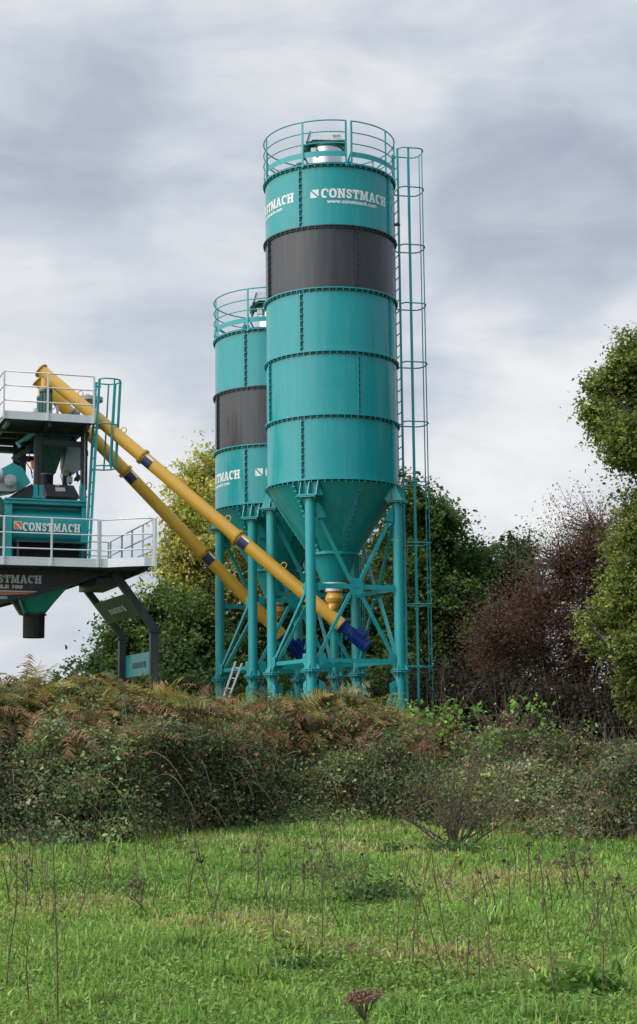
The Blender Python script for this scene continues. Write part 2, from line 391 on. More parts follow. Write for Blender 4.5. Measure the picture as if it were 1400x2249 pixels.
# ------------------------------------------------------------------ silos
TIER = 1.525; RW = 1.595; RF = 1.655; RL = 1.614; FRONT = 4.3384
UP_ = (0, 0, 1)
def az(deg): return R(-90+deg)            # 0 = towards the camera, + = to the right
def pol(c, r, a, z): return np.array([c[0]+r*math.cos(a), c[1]+r*math.sin(a), z])
def make_silo(cx, cy, ztop, tiers, logo_tier, label, root_group):
    c = (cx, cy)
    root = empty('cement_silo', (cx, cy, 0), label, 'silo', root_group)
    zb = ztop-TIER*len(tiers)
    # shell tiers
    for k, col in enumerate(tiers):
        z1 = ztop-k*TIER; z0 = z1-TIER
        mb = MB(); mb.lathe((cx, cy, 0), [(RW, z0), (RW, z1)], 128)
        sh = mb.build('shell_ring', M[col], root, 'dark grey painted band of the silo shell' if col == 'black' else None)
        # bolted vertical seams, four to a tier
        s0 = -28.6 if k % 2 == 0 else 20.6
        for q in range(4):
            ms = MB()
            a = az(s0+90*q); rad = np.array([math.cos(a), math.sin(a), 0]); tg = np.array([-math.sin(a), math.cos(a), 0])
            ms.obox(pol(c, RW+.022, a, (z0+z1)/2), rad*.026, tg*.010, (0, 0, TIER/2-.045))
            for j in range(9):
                z = z0+.12+(TIER-.24)*j/8
                ms.obox(pol(c, RW+.026, a, z)+tg*.02, rad*.018, tg*.036, (0, 0, .012))
            ms.build('seam_flange', M[col if col == 'black' else 'teal'], sh)
            shd = MB(); shd.obox(pol(c, RW+.006, a, (z0+z1)/2)+tg*.040, rad*.008, tg*.012, (0, 0, TIER/2-.09)); shd.build('joint_shade', M['shade_band'], sh)  # dark strip painted in as the shade beside the seam
    for k in range(len(tiers)+1):
        z = ztop-k*TIER
        last = (k == len(tiers)); mt = M['black'] if (k < len(tiers) and tiers[k] == 'black') else M['teal']
        mb = MB(); mb.lathe((cx, cy, z), [(RW-.01, -.012), (RF, -.012), (RF, .016), (RW-.01, .016)], 128, smooth=False)
        for j in range(64):
            a = 2*math.pi*(j+.5)/64
            rad = np.array([math.cos(a), math.sin(a), 0]); tg = np.array([-math.sin(a), math.cos(a), 0])
            mb.obox(pol(c, RF-.018, a, z-.028), rad*.010, tg*.010, (0, 0, .042))
        rf = mb.build('ring_flange', mt, root)
        if not last:
            shd = MB(); shd.lathe((cx, cy, z), [(RW-.01, -.058), (RW+.026, -.058), (RW+.026, -.013), (RW-.01, -.013)], 128, smooth=False); shd.build('joint_shade', M['shade_band'], rf)  # dark band painted in as the shade under the flange
    # roof with small fittings
    mb = MB(); mb.lathe((cx, cy, ztop), [(RF-.02, .036), (.0, .12)], 64)
    for (a, r) in ((20, 1.2), (-35, 1.3), (60, 1.1)):
        p = pol(c, r, az(a), ztop+.05); mb.tube(p, p+np.array([0, 0, .16]), .09, n=14); mb.path([p+np.array([.0, 0, .1]), p+np.array([.05, 0, .24]), p+np.array([.12, 0, .1])], .012)
    mb.build('roof', M['teal'], root)
    # safety railing
    zr = ztop+.03; rr = RW+.03
    mb = MB(); spans = [(15.5, 58), (17-360+360, 17)]
    rails_ = []; band = MB()
    for h in (1.06, .77, .49):
        seg = [pol(c, rr, az(t), zr+h) for t in np.linspace(17.3, 17.3+355.2, 120)]
        rail = MB(); rail.path(seg, .017 if h > 1 else .014, 6); rails_.append(rail)
    ts = np.linspace(17.3, 17.3+355.2, 121)
    V = []
    for t in ts: V += [pol(c, rr-.004, az(t), zr+.16), pol(c, rr-.004, az(t), zr+.29), pol(c, rr+.004, az(t), zr+.29), pol(c, rr+.004, az(t), zr+.16)]
    fs = []
    for i in range(120):
        for j in range(4): fs.append((4*i+j, 4*i+(j+1) % 4, 4*i+4+(j+1) % 4, 4*i+4+j))
    band.add(V, fs)
    rl = band.build('safety_railing', M['teal_lt'], root)
    for r_ in rails_: r_.build('rail', M['teal_lt'], rl)
    for t in (17.3, 55, 95, 135, 172, 210, 250, 289, 335.5, 372.5):
        p = MB(); a = az(t); rad = np.array([math.cos(a), math.sin(a), 0]); tg = np.array([-math.sin(a), math.cos(a), 0])
        p.obox(pol(c, rr+.018, a, zr+.49), rad*.012, tg*.022, (0, 0, .565)); p.build('railing_post', M['teal_lt'], rl)
    for t in (17.3, 55, 95, 135, 172, 210, 250, 289, 335.5):
        st = MB(); st.beam(pol(c, rr, az(t), zr+.3), pol(c, rr-.42, az(t), zr+.03), .03, .03); st.build('railing_strut', M['teal_lt'], rl)
    # dust filter on the roof
    fx, fy = cx-.06, cy+.05
    mb = MB(); mb.lathe((fx, fy, ztop), [(.40, .06), (.40, .95)], 48); mb.lathe((fx, fy, ztop+.1), [(.40, 0), (.44, 0), (.44, .05), (.40, .05)], 48, smooth=False)
    df = mb.build('dust_filter', M['steel'], root)
    hd = MB(); hd.lathe((fx, fy, ztop), [(.40, .95), (.45, .96), (.45, 1.02), (0, 1.02)], 48, smooth=False)
    up = np.array([0, 0, 1.])
    # open weather hood: side cheeks, tilted lid and bracket arms
    hd.obox((fx-.02, fy, ztop+1.04), (.50, 0, .02), (0, .44, 0), (0, 0, .02))
    hd.obox((fx-.47, fy, ztop+1.12), (.012, 0, .0), (0, .42, 0), (.06, 0, .20))
    hd.beam((fx-.55, fy-.36, ztop+.86), (fx-.36, fy-.36, ztop+1.30), .05, .05); hd.beam((fx-.55, fy+.36, ztop+.86), (fx-.36, fy+.36, ztop+1.30), .05, .05)
    hd.build('filter_hood', M['dgreen'], df)
    ld = MB(); ld.obox((fx+.04, fy, ztop+1.21), (.40, 0, -.01), (0, .40, .0), (0, 0, .12)); 
    ld.prism([(fx-.36, fy-.4, ztop+1.09), (fx-.60, fy-.4, ztop+.92), (fx-.36, fy-.4, ztop+1.32)], (0, .8, 0)); ld.build('filter_lid', M['galv'], df)
    hn = MB(); hn.path([(fx+.16, fy-.41, ztop+1.2), (fx+.18, fy-.45, ztop+1.17), (fx+.3, fy-.45, ztop+1.17), (fx+.32, fy-.41, ztop+1.2)], .012); hn.build('lid_handle', M['dgrey'], df)
    jb = MB(); jb.obox((fx-.33, fy-.36, ztop+.80), (.065, 0, 0), (0, .05, 0), (0, 0, .085)); jb.build('junction_box', M['label'], df)
    # cone
    mb = MB(); zc1 = zb-1.60; zc2 = zb-2.28
    mb.lathe((cx, cy, 0), [(RW-.02, zb-.03), (.565, zc1)], 96)
    cone = mb.build('discharge_cone', M['teal'], root)
    m2 = MB(); m2.lathe((cx, cy, 0), [(.56, zc1-.02), (.30, zc2)], 64); m2.lathe((cx, cy, zc1), [(.55, -.03), (.63, -.03), (.63, .03), (.55, .03)], 64, smooth=False)
    for j in range(28):
        a = 2*math.pi*j/28; rad = np.array([math.cos(a), math.sin(a), 0]); tg = np.array([-math.sin(a), math.cos(a), 0]); m2.obox(pol(c, .61, a, zc1), rad*.014, tg*.014, (0, 0, .045))
    m2.build('cone_outlet', M['teal'], root)
    for q in range(6):
        ms = bo = MB()
        a = az(22+60*q); rad = np.array([math.cos(a), math.sin(a), 0]); tg = np.array([-math.sin(a), math.cos(a), 0])
        p0 = pol(c, RW-.02, a, zb-.04); p1 = pol(c, .575, a, zc1+.03)
        ms.beam(p0, p1, .05, .06, up=rad)
        for j in range(14):
            p = p0+(p1-p0)*(j+.5)/14; bo.obox(p+rad*.03-up*.02, rad*.012, tg*.045, up*.012)
        ms.build('cone_seam', M['teal'], cone)
    # outlet valve and flange
    mb = MB(); mb.lathe((cx, cy, zc2), [(.30, 0), (.30, -.03), (.17, -.03), (.17, -.1)], 32, smooth=False); mb.lathe((cx, cy, zc2-.1), [(.17, 0), (.205, 0), (.205, -.1), (.17, -.1)], 32, smooth=False)
    mb.obox((cx+.2, cy-.1, zc2-.08), (.1, 0, 0), (0, .06, 0), (0, 0, .05)); mb.build('outlet_valve', M['galv'], root)
    # legs
    zt = zb-.40; FL = 3.07
    zc = 5.02; zlow = 3.30
    leg_pts = []
    for k in range(4):
        a = FRONT+k*math.pi/2; x, y = cx+RL*math.cos(a), cy+RL*math.sin(a); leg_pts.append((x, y, a))
        rad = np.array([math.cos(a), math.sin(a), 0]); tg = np.array([-math.sin(a), math.cos(a), 0])
        mb = MB(); mb.tube((x, y, 0), (x, y, zt), .118, n=20)
        lg = mb.build('leg', M['teal_lt'], root)
        fp = MB()
        for dz in (-.018, .018):
            ts = [a+math.pi/8+i*math.pi/4 for i in range(8)]
            poly = [(x+.235*math.cos(t), y+.235*math.sin(t), FL+dz-.009+ (0 if dz > 0 else -.003)) for t in ts]; fp.prism(poly, (0, 0, .02))
        for i in range(8):
            t = a+i*math.pi/4; fp.tube((x+.19*math.cos(t), y+.19*math.sin(t), FL-.06), (x+.19*math.cos(t), y+.19*math.sin(t), FL+.05), .014, n=6)
        for t in (a, a+math.pi/2, a+math.pi, a-math.pi/2):
            d = np.array([math.cos(t), math.sin(t), 0]); nrm = np.array([-math.sin(t), math.cos(t), 0])*.005; P = np.array([x, y, 0])
            fp.prism([P+d*.11+up*(FL+.03)-nrm, P+d*.2+up*(FL+.03)-nrm, P+d*.11+up*(FL+.2)-nrm], nrm*2)
            fp.prism([P+d*.11+up*(FL-.04)-nrm, P+d*.11+up*(FL-.2)-nrm, P+d*.2+up*(FL-.04)-nrm], nrm*2)
        fp.build('leg_flange', M['teal_lt'], lg)
        # head bracket: seat plate and radial ribs up to the bottom ring
        hb = MB(); hb.obox((x, y, zt+.02), rad*.21, tg*.24, (0, 0, .015))
        hb.obox((x, y, zt-.015), rad*.2, tg*.2, (0, 0, .014))
        for s in (-1, 0, 1):
            base = np.array([x, y, 0])+tg*.21*s; tt = tg*.007
            hb.prism([base-rad*.30+up*(zt+.04)-tt, base+rad*.17+up*(zt+.04)-tt, base+rad*.03+up*(zb-.037)-tt, base-rad*.09+up*(zb-.037)-tt], tt*2)
        # sheet closing the inner side
        base = np.array([x, y, 0])-rad*.075
        hb.prism([base-tg*.3+up*(zt+.04), base+tg*.3+up*(zt+.04), base+tg*.17+up*(zb-.04), base-tg*.17+up*(zb-.04)], rad*.012)
        for s in (-.17, .17):
            for s2 in (-.15, .15): q = np.array([x, y, 0])+tg*s+rad*s2; hb.tube(q+up*(zt-.07), q+up*(zt+.06), .016, n=6)
        hb.build('head_bracket', M['teal_lt'], lg)
        ft = MB(); ft.obox((x, y, .015), rad*.25, tg*.25, (0, 0, .015)); ft.build('base_plate', M['teal_lt'], lg)
    for k in range(4):
        x0, y0, _ = leg_pts[k]; x1, y1, _ = leg_pts[(k+1) % 4]
        A = np.array([x0, y0, 0]); B = np.array([x1, y1, 0]); d = B-A; ln = np.linalg.norm(d); d /= ln; nn = np.array([d[1], -d[0], 0])
        Mi = (A+B)/2
        P = lambda t, z, o=.0: A+d*t*ln+up*z+nn*o
        i0 = .11/ln; open_face = (k == 3)
        def brace(a_, b_, w_, h_, u_=None, nm='brace'):
            m_ = MB(); m_.beam(a_, b_, w_, h_, nn if u_ is None else u_); m_.build(nm, M['teal_lt'], root)
        def plate(pts, bolts):
            m_ = MB(); m_.prism([P(t, z, .06) for t, z in pts], nn*.012)
            for t, z in bolts: m_.tube(P(t, z, .07), P(t, z, .088), .018, n=6)
            m_.build('gusset_plate', M['teal_lt'], root)
        if not open_face:
            brace(P(.07, zt-.36, .01), P(.5-.06, zc+.16, .01), .075, .06); brace(P(.93, zt-.36, .01), P(.5+.06, zc+.16, .01), .075, .06)
            brace(P(.06, zlow+.03, .01), P(.5-.06, zc-.16, .01), .075, .06); brace(P(.94, zlow+.03, .01), P(.5+.06, zc-.16, .01), .075, .06)
            brace(P(i0, zc), P(1-i0, zc), .07, .11, UP_, 'cross_beam')
            w = .17/ln
            plate([(.5-w, zc+.2), (.5+w, zc+.2), (.5+w, zc-.2), (.5-w, zc-.2)], [(.5-.8*w, zc+.14), (.5+.8*w, zc+.14), (.5-.8*w, zc-.14), (.5+.8*w, zc-.14), (.5-.3*w, zc), (.5+.3*w, zc)])
        else:
            brace(P(.06, zlow+.03, .01), P(.94, zc-.05, .01), .075, .06)
        brace(P(i0, zlow), P(1-i0, zlow), .07, .09, UP_, 'cross_beam')
        brace(P(.06, FL-.35, .01), P(.47, .75, .01), .07, .06); brace(P(.94, FL-.35, .01), P(.53, .75, .01), .07, .06)
        brace(P(i0, .65), P(1-i0, .65), .06, .09, UP_, 'cross_beam')
        for s in (0, 1):
            q = lambda t: t if s == 0 else 1-t
            def pq(pts, b_): plate([(q(t), z) for t, z in pts], [(q(t), z) for t, z in b_])
            if not open_face: pq([(.065, zt-.12), (.12, zt-.24), (.165, zt-.46), (.065, zt-.52)], [(.10, zt-.28), (.12, zt-.38)])
            pq([(.065, zlow+.16), (.14, zlow+.16), (.15, zlow-.04), (.065, zlow-.16)], [(.1, zlow+.08), (.115, zlow)])
            if not open_face or s == 1: pq([(.065, zc+.09), (.13, zc+.03), (.13, zc-.09), (.065, zc-.12)], [(.11, zc-.02)])
            pq([(.065, FL-.2), (.14, FL-.3), (.13, FL-.55), (.065, FL-.6)], [(.1, FL-.4)])
    # access ladder and cage on the right side
    la = az(102); rad = np.array([math.cos(la), math.sin(la), 0]); tg = np.array([-math.sin(la), math.cos(la), 0])   # tg points away from the camera
    P0 = np.array([cx, cy, 0]); ZT = ztop+1.04
    Lp = lambda u, v, z: P0+rad*(1.715+v)+tg*u+up*z
    mb = MB()
    for u in (-.22, .22): mb.obox(Lp(u, 0, ZT/2), tg*.02, rad*.024, up*ZT/2)
    rg = mb
    for z in np.arange(.3, ZT, .285): rg.tube(Lp(-.2, 0, z), Lp(.2, 0, z), .013, n=6, caps=False)
    ldr = mb.build('ladder', M['teal_lt'], root)
    for z in [ztop-.95]+([zb+.35] if len(tiers) > 3 else []):
        for u in (-.23, .23):
            bk = MB(); bk.beam(Lp(u, -.11, z), Lp(u, .03, z), .05, .06); bk.build('ladder_bracket', M['dgrey'], ldr)
    cage = bpy.data.objects.new('ladder_cage', None)
    COL.objects.link(cage); cage.parent = root; ORG[cage.name] = org(root)
    shape = [(-.22, .02), (-.34, .10), (-.34, .30), (-.34, .52), (-.29, .62), (-.17, .68), (.0, .70), (.17, .68), (.29, .62), (.34, .52), (.34, .30), (.34, .10), (.22, .02)]
    zs = [ztop+1.04, ztop+.02]
    while zs[-1] > 3.9: zs.append(zs[-1]-1.49)
    for z in zs:
        cg = MB(); cg.path([Lp(u, v, z) for u, v in shape], .017, 6); cg.build('cage_hoop', M['teal_lt'], cage)
    for (u, v, sd) in ((-.33, .25, 0), (.33, .44, 0), (-.24, .625, 1), (.13, .67, 1)):
        cb = MB(); cb.beam(Lp(u, v, 1.2), Lp(u, v, ZT), .055, .012, tg if sd == 0 else rad); cb.build('cage_bar', M['teal_lt'], cage)
    # lettering on the logo tier
    zt_ = ztop-logo_tier*TIER; zbase = zt_-.845
    lt = MB(); polys, w = slab_word('CONSTMACH', .235); polys = fit_width(polys, w, 1.80)
    url, uw = font_word('www.constmach.com', .135, .004, 1.30)
    for q in range(4):
        a0 = az(-18.4+90*q)
        f = lambda u, v: pol(c, RW+.007, a0+u/RW, zbase+v)
        put_polys(lt, polys, f, .26, 0); put_polys(lt, mark_polys(.2, 0, .02), f); put_polys(lt, url, f, .40, -.125)
    lt.build('lettering', M['white'], root)
    return root, (cx, cy, zc2-.2)
S1 = (1.312, 37.59, 13.51+CZ); S2 = (-.091, 41.25, 10.4525+CZ)
silo1, out1 = make_silo(*S1, ['teal', 'black', 'teal', 'teal', 'teal'], 0, 'tallest teal cement silo of five bolted rings with one dark grey band, in front', 'caged bolted cement silos on legs')
silo2, out2 = make_silo(*S2, ['teal', 'black', 'teal'], 2, 'shorter teal silo of three rings, half hidden behind the tall one', 'caged bolted cement silos on legs')

# ------------------------------------------------------------------ mobile batching plant frame of reference
PHI = R(19); EX = np.array([math.cos(PHI), math.sin(PHI), 0]); EN = np.array([-math.sin(PHI), math.cos(PHI), 0]); UP = np.array([0, 0, 1.])
PO = at(206, 1240, 38.3); PO[2] = 0
def PL(x, y, b=0.):
    r = ray(x, y); t = (np.dot(PO-CAM, EN)+b)/np.dot(r, EN); return CAM+r*t
def loc(p): p = np.asarray(p)-PO; return np.dot(p, EX), np.dot(p, EN), p[2]
def W(lx, b, z): return PO+EX*lx+EN*b+UP*z
def LB(mb, x0, x1, b0, b1, z0, z1):
    mb.obox(W((x0+x1)/2, (b0+b1)/2, (z0+z1)/2), EX*(x1-x0)/2, EN*(b1-b0)/2, UP*(z1-z0)/2)
def lx(x, y, b=0.): return loc(PL(x, y, b))[0]
def lz(x, y, b=0.): return PL(x, y, b)[2]

# ------------------------------------------------------------------ screw conveyors
def screw(top, bot, r, label, inlet, flanges, hooks, spout_top_z):
    """axis from top to bot (3D)"""
    root = empty('screw_conveyor', (bot[0], bot[1], 0), label, 'conveyor', 'yellow screw conveyors from silos to mixer')
    ax = (bot-top); ln = np.linalg.norm(ax); ax /= ln
    side = np.cross(ax, UP); side /= np.linalg.norm(side); un = np.cross(side, ax)
    if un[2] < 0: un = -un
    Pt = lambda t: top+ax*ln*t
    mb = MB(); mb.tube(top, bot, r, n=32); tube = mb.build('tube', M['yellow'], root)
    for t in flanges:
        f = MB()
        for d in (-.018, .018): f.tube(Pt(t)+ax*(d-.012), Pt(t)+ax*(d+.012), r+.045, n=28)
        for i in range(12):
            q = 2*math.pi*i/12; p = Pt(t)+(r+.03)*(math.cos(q)*side+math.sin(q)*un); f.tube(p-ax*.05, p+ax*.05, .01, n=5)
        f.build('tube_flange', M['yellow'], root)
        cam_side = -side if np.dot(side, np.array([0, -1, 0])) < 0 else side
        h = MB(); V = []; 
        for i in range(7):
            q = -R(60)+R(70)*i/6
            V.append((q,))
        for i in range(6):
            qa, qb = -R(62)+R(86)*i/6, -R(62)+R(86)*(i+1)/6
            P = lambda q, s, rr: Pt(t)+ax*s+rr*(math.cos(q)*cam_side+math.sin(q)*un)
            h.add([P(qa, .09, r+.012), P(qb, .09, r+.012), P(qb, .35, r+.012), P(qa, .35, r+.012), P(qa, .09, r-.01), P(qb, .09, r-.01), P(qb, .35, r-.01), P(qa, .35, r-.01)],
                  [(0, 1, 2, 3), (0, 4, 5, 1), (3, 2, 6, 7), (0, 3, 7, 4), (1, 5, 6, 2)])
        hb = h.build('inspection_hatch', M['navy'], root)
        w = MB(); 
        for i in range(2):
            qa, qb = R(26)+R(18)*i/2, R(26)+R(18)*(i+1)/2
            w.add([P(qa, .12, r+.008), P(qb, .12, r+.008), P(qb, .34, r+.008), P(qa, .34, r+.008)], [(0, 1, 2, 3)])
        w.build('hatch_sticker', M['label'], hb)
    for t in hooks:
        k = MB(); b = Pt(t)+un*(r-.01)
        k.path([b-ax*.06, b-ax*.07+un*.07, b-ax*.035+un*.115, b+ax*.035+un*.115, b+ax*.07+un*.07, b+ax*.06], .013, 6); k.build('lifting_eye', M['yellow'], root)
    # upper end plate, discharge spout
    e = MB(); e.tube(top-ax*.03, top, r+.04, n=28); e.build('end_plate', M['yellow'] if r else M['grey'], root)
    s0 = Pt(.17/ln); sp_ = MB(); sp_.lathe((s0[0], s0[1], 0), [(r*.82, s0[2]), (r*.82, spout_top_z)], 28); 
    sp_.lathe((s0[0], s0[1], spout_top_z), [(r*.8, .03), (r*1.0, .03), (r*1.0, 0), (r*.8, 0)], 28, smooth=False); sp_.build('discharge_spout', M['yellow'], root)
    # inlet: elbow from the silo outlet
    i = np.array(inlet); mb = MB()
    hit = Pt(1-.42/ln)
    mb.lathe((i[0], i[1], i[2]), [(.18, .02), (.18, -.03), (.165, -.05), (.20, -.1), (.222, -.17), (.20, -.25), (.165, -.30)], 32)
    prof0 = [np.array([i[0]+.165*math.cos(q), i[1]+.165*math.sin(q), i[2]-.30]) for q in np.linspace(0, 2*np.pi, 24, endpoint=False)]
    prof1 = [np.array([hit[0]+.135*math.cos(q), hit[1]+.135*math.sin(q), hit[2]+.02]) for q in np.linspace(0, 2*np.pi, 24, endpoint=False)]
    mb.loft(prof0, prof1, True); mb.build('inlet_elbow', M['yellow'], root)
    # gear motor
    g = MB(); g.tube(bot, bot+ax*.04, r+.04, n=24); g.tube(bot+ax*.04, bot+ax*.22, r*.95, r*.8, n=20); g.tube(bot+ax*.22, bot+ax*.27, r*.95, n=20)
    gb = g.build('gearbox', M['blue'], root)
    m = MB(); m0 = bot+ax*.27; m.tube(m0, m0+ax*.5, r*.86, n=24)
    for q in range(26):
        a = 2*math.pi*q/26; d = math.cos(a)*side+math.sin(a)*un
        m.obox(m0+ax*.24+d*(r*.92), ax*.2, d*r*.1, np.cross(ax, d)*.006)
    m.tube(m0+ax*.42, m0+ax*.54, r*1.02, n=24); m.obox(m0+ax*.2+un*(r*1.1), ax*.12, un*.09, side*.09); m.obox(m0+ax*.02-un*(r*.9), ax*.03, un*.05, side*.12)
    m.path([m0+ax*.2+un*(r*1.5), m0+ax*.3+un*(r*2.0)+side*.05, m0+ax*.42+un*(r*1.2)+side*.14, m0+ax*.40-un*.1+side*.18], .012, 6)
    m.build('motor', M['blue'], root)
    return root

def axis_pt(x, y, Y): return at(x, y, Y)
s1_top = PL(92, 815, 1.35); s1_bot = at(752, 1374, 37.45)
s2_top = PL(86, 836, 2.15); s2_bot = at(619, 1395, 41.1)
deck_z = lz(206, 913, 0)
screw(s1_top, s1_bot, .162, 'upper of two yellow screw conveyors, starting under the tall front silo', (S1[0], S1[1], out1[2]), (.352, .668), (.12, .27, .48, .62, .8), deck_z+.86)
screw(s2_top, s2_bot, .162, 'lower of two yellow screw conveyors, starting under the shorter rear silo', (S2[0], S2[1], out2[2]), (.356, .675), (.43, .56), deck_z+.86)

# ------------------------------------------------------------------ mobile batching plant
def make_plant():
    root = empty('mixing_plant', W(-1.5, 1.5, 0), 'raised mobile concrete mixing plant with teal mixer between two galvanised platforms', 'concrete plant')
    def prism_px(mb, px, b, t): mb.prism([PL(x, y, b) for x, y in px], EN*t)
    # ---- upper platform
    zd, zb_ = lz(206, 913), lz(206, 930); xL, xR = lx(8, 920), lx(206, 920); DB = 3.6
    mb = MB(); LB(mb, xL, xR, .02, DB, zb_+.02, zd-.10)
    for b in (.9, 1.8, 2.7): LB(mb, xL+.05, xR-.05, b, b+.10, zb_-.14, zb_+.02)
    for x in (xL+.1, (xL+xR)/2, xR-.15): LB(mb, x, x+.08, .1, DB-.1, zb_-.12, zb_+.015)
    up_ = mb.build('upper_deck', M['dgrey'], root)
    mb = MB(); LB(mb, xL, xR, -.015, .015, zb_, zd); LB(mb, xL, xL+.03, .016, DB, zb_, zd); LB(mb, xR-.03, xR, .016, 1.0, zb_, zd); LB(mb, xL, xR, DB, DB+.03, zb_, zd)
    mb.build('toe_board', M['galv'], up_)
    rt = lz(206, 828)
    def rails(pts, zs, mat, parent, postz, name='platform_railing', rr=.019, posts=True, idx=None):
        m_ = MB()
        for z in zs: m_.path([W(x, b, z) for x, b in pts], rr, 6)
        ro = m_.build(name, mat, parent)
        if posts:
            for k, (x, b) in enumerate(pts):
                if idx is not None and k not in idx: continue
                p = MB(); LB(p, x-.022, x+.022, b-.022, b+.022, postz, zs[0]+.005); p.build('railing_post', mat, ro)
        return ro
    hz3 = [rt, rt-(rt-zd)*.36, rt-(rt-zd)*.74]
    rails([(xL, 1.8), (xL, -.03), (lx(105, 900), -.03), (xR, -.03)], hz3, M['galv'], root, zb_)
    rails([(xL, DB), (xL, 1.9)], hz3, M['galv'], root, zb_)
    # ---- lower platform
    zl, zlb = lz(217, 1232), lz(217, 1246); x0 = lx(-160, 1235); x1 = lx(217, 1240)
    B2 = 4.3
    mb = MB(); LB(mb, x0, x1, .02, B2, zlb+.015, zl-.08)
    pts_r = [at_z(*p, zl) for p in ((217.5, 1233), (258, 1234), (300, 1228), (338, 1226))]
    # near edge polygon of the extension, lower rim line measured from the photo
    e1 = W(x1, 0, 0); cor = [loc(at_z(x, y, zlb)) for x, y in ((239, 1248), (336, 1240.5))]
    q1, q2 = (x1+.22, -.04), (lx(337, 1240, -.62), -.62)
    ex = [(x1, .02), (q1[0], q1[1]+.02), ((q1[0]+q2[0])/2-.15, -.32), ((q1[0]+q2[0])/2+.28, -.60), (q2[0], -.60), (q2[0]+.0, B2), (x1, B2)]
    mb.prism([W(x, b, zlb+.017) for x, b in ex], UP*(zl-.10-zlb))
    for b in (1.1, 2.2, 3.3): LB(mb, x0, q2[0]-.15, b, b+.09, zlb-.10, zlb+.014)
    low = mb.build('lower_deck', M['dgrey'], root)
    mb = MB(); LB(mb, x0, x1, -.015, .015, zlb, zl)
    LB(mb, x0, x1, -.012, .03, zl+.003, zl+.05)
    rim = [(x1+.012, -.0), (q1[0], q1[1]), ((q1[0]+q2[0])/2-.15, -.34), ((q1[0]+q2[0])/2+.28, -.62), (q2[0], -.62), (q2[0], B2)]
    for (a, b), (c_, d) in zip(rim[:-1], rim[1:]):
        mb.prism([W(a, b, zlb), W(c_, d, zlb), W(c_, d, zl+.06), W(a, b, zl+.06)], EN*.02 if abs(c_-a) > .01 else -EX*.02)
    mb.build('toe_board', M['galv'], low)
    rl = lz(215, 1142); h3 = [rl, rl-(rl-zl)*.38, rl-(rl-zl)*.75]
    rails([(x0, -.035), (lx(8, 1200), -.035), (lx(113, 1200), -.035), (x1-.02, -.035)], h3, M['galv'], root, zlb, idx=(0, 1, 2, 3))
    ext = [(x1+.04, -.02), (q1[0], q1[1]-.02), ((q1[0]+q2[0])/2-.15, -.36), ((q1[0]+q2[0])/2+.28, -.64), (q2[0], -.64)]
    rails(ext, h3, M['galv'], root, zlb, idx=(0, 4))
    sidep = [(q2[0]+.03, -.6), (q2[0]+.03, .55), (q2[0]+.03, 1.7), (q2[0]+.03, 2.85), (q2[0]+.03, 4.2)]
    rails(sidep, h3, M['galv'], root, zlb)
    rails([(q2[0], B2+.03), (x1, B2+.03), (x0, B2+.03)], h3, M['galv'], root, zlb)
    mb = MB(); LB(mb, q2[0]+.01, q2[0]+.07, -.7, -.62, zlb-.02, rl); mb.build('corner_post', M['galv'], root)
    # ---- frame columns
    cols = MB(); 
    def col_px(px0, px1, y0, y1, b, mat_mb, d=.16):
        xa, xb = lx(px0, (y0+y1)/2, b), lx(px1, (y0+y1)/2, b); LB(mat_mb, xa, xb, b, b+d, lz(px0, y1, b), lz(px0, y0, b))
    def one(name, mat, fn, parent=root, label=None):
        m_ = MB(); fn(m_); return m_.build(name, mat, parent, label)
    for b, xs in ((.95, ((77, 91), (180, 193))), (2.9, ((46, 58), (140, 150)))):
        for xa, xb in xs:
            one('frame_column', M['dgrey'], lambda m_: col_px(xa, xb, 925, 1075, b, m_))
    def beams(m_):
        LB(m_, lx(90, 970, 1.0), lx(181, 970, 1.0), 1.0, 1.08, lz(90, 977, 1.), lz(90, 965, 1.))
        LB(m_, lx(-60, 940, 1.0), lx(195, 940, 1.0), .9, 1.06, lz(77, 934, 1.)-.12, zb_-.15)
        LB(m_, lx(-60, 940, 2.9), lx(195, 940, 2.9), 2.9, 3.06, zb_-.3, zb_-.15)
        m_.beam(PL(40, 1012, 2.2), PL(110, 930, 2.2), .10, .12, EN); m_.beam(PL(28, 1008, 1.6), PL(80, 975, 1.6), .10, .16, EN)
        m_.beam(PL(0, 990, 3.3), PL(34, 992, 3.3), .1, .14, EN)
        LB(m_, lx(30, 1000, 3), lx(44, 1000, 3), 3, 3.12, lz(30, 1050, 3), lz(30, 925, 3))
        LB(m_, lx(38, 1005, 3), lx(80, 1005, 3), 3, 3.1, lz(38, 1012, 3), lz(38, 1000, 3))
    one('frame_beam', M['dgrey'], beams)
    for xa, xb in ((75, 94), (178, 190)): one('column_foot', M['teal_lt'], lambda m_: (col_px(xa, xb, 1064, 1094, .93, m_, .2), col_px(xa-2, xb+2, 1088, 1093, .90, m_, .26)))
    # ---- cement weigh hopper over the mixer
    def hop(m_):
        b = 1.5; A = []; B = []; C_ = []
        xa, xb = lx(90, 960, b), lx(172, 960, b); za = lz(90, 945, b)
        A = [W(xa, b, za), W(xb, b, za), W(xb, b+1.2, za), W(xa, b+1.2, za)]
        xc, xd = lx(91, 975, b), lx(146, 975, b); zc = lz(91, 972, b)
        B = [W(xc, b+.05, zc), W(xd, b+.05, zc), W(xd, b+1.1, zc), W(xc, b+1.1, zc)]
        xe, xf = lx(95, 1033, b), lx(128, 1033, b); ze = lz(95, 1033, b)
        C_ = [W(xe, b+.3, ze), W(xf, b+.3, ze), W(xf, b+.7, ze), W(xe, b+.7, ze)]
        m_.loft(A[::-1], B[::-1]); m_.loft(B[::-1], C_[::-1]); m_.add(A, [(0, 1, 2, 3)])
    one('cement_hopper', M['dgreen'], hop)
    cx_, b_ = (lx(95, 1040, 1.5)+lx(128, 1040, 1.5))/2, 2.0
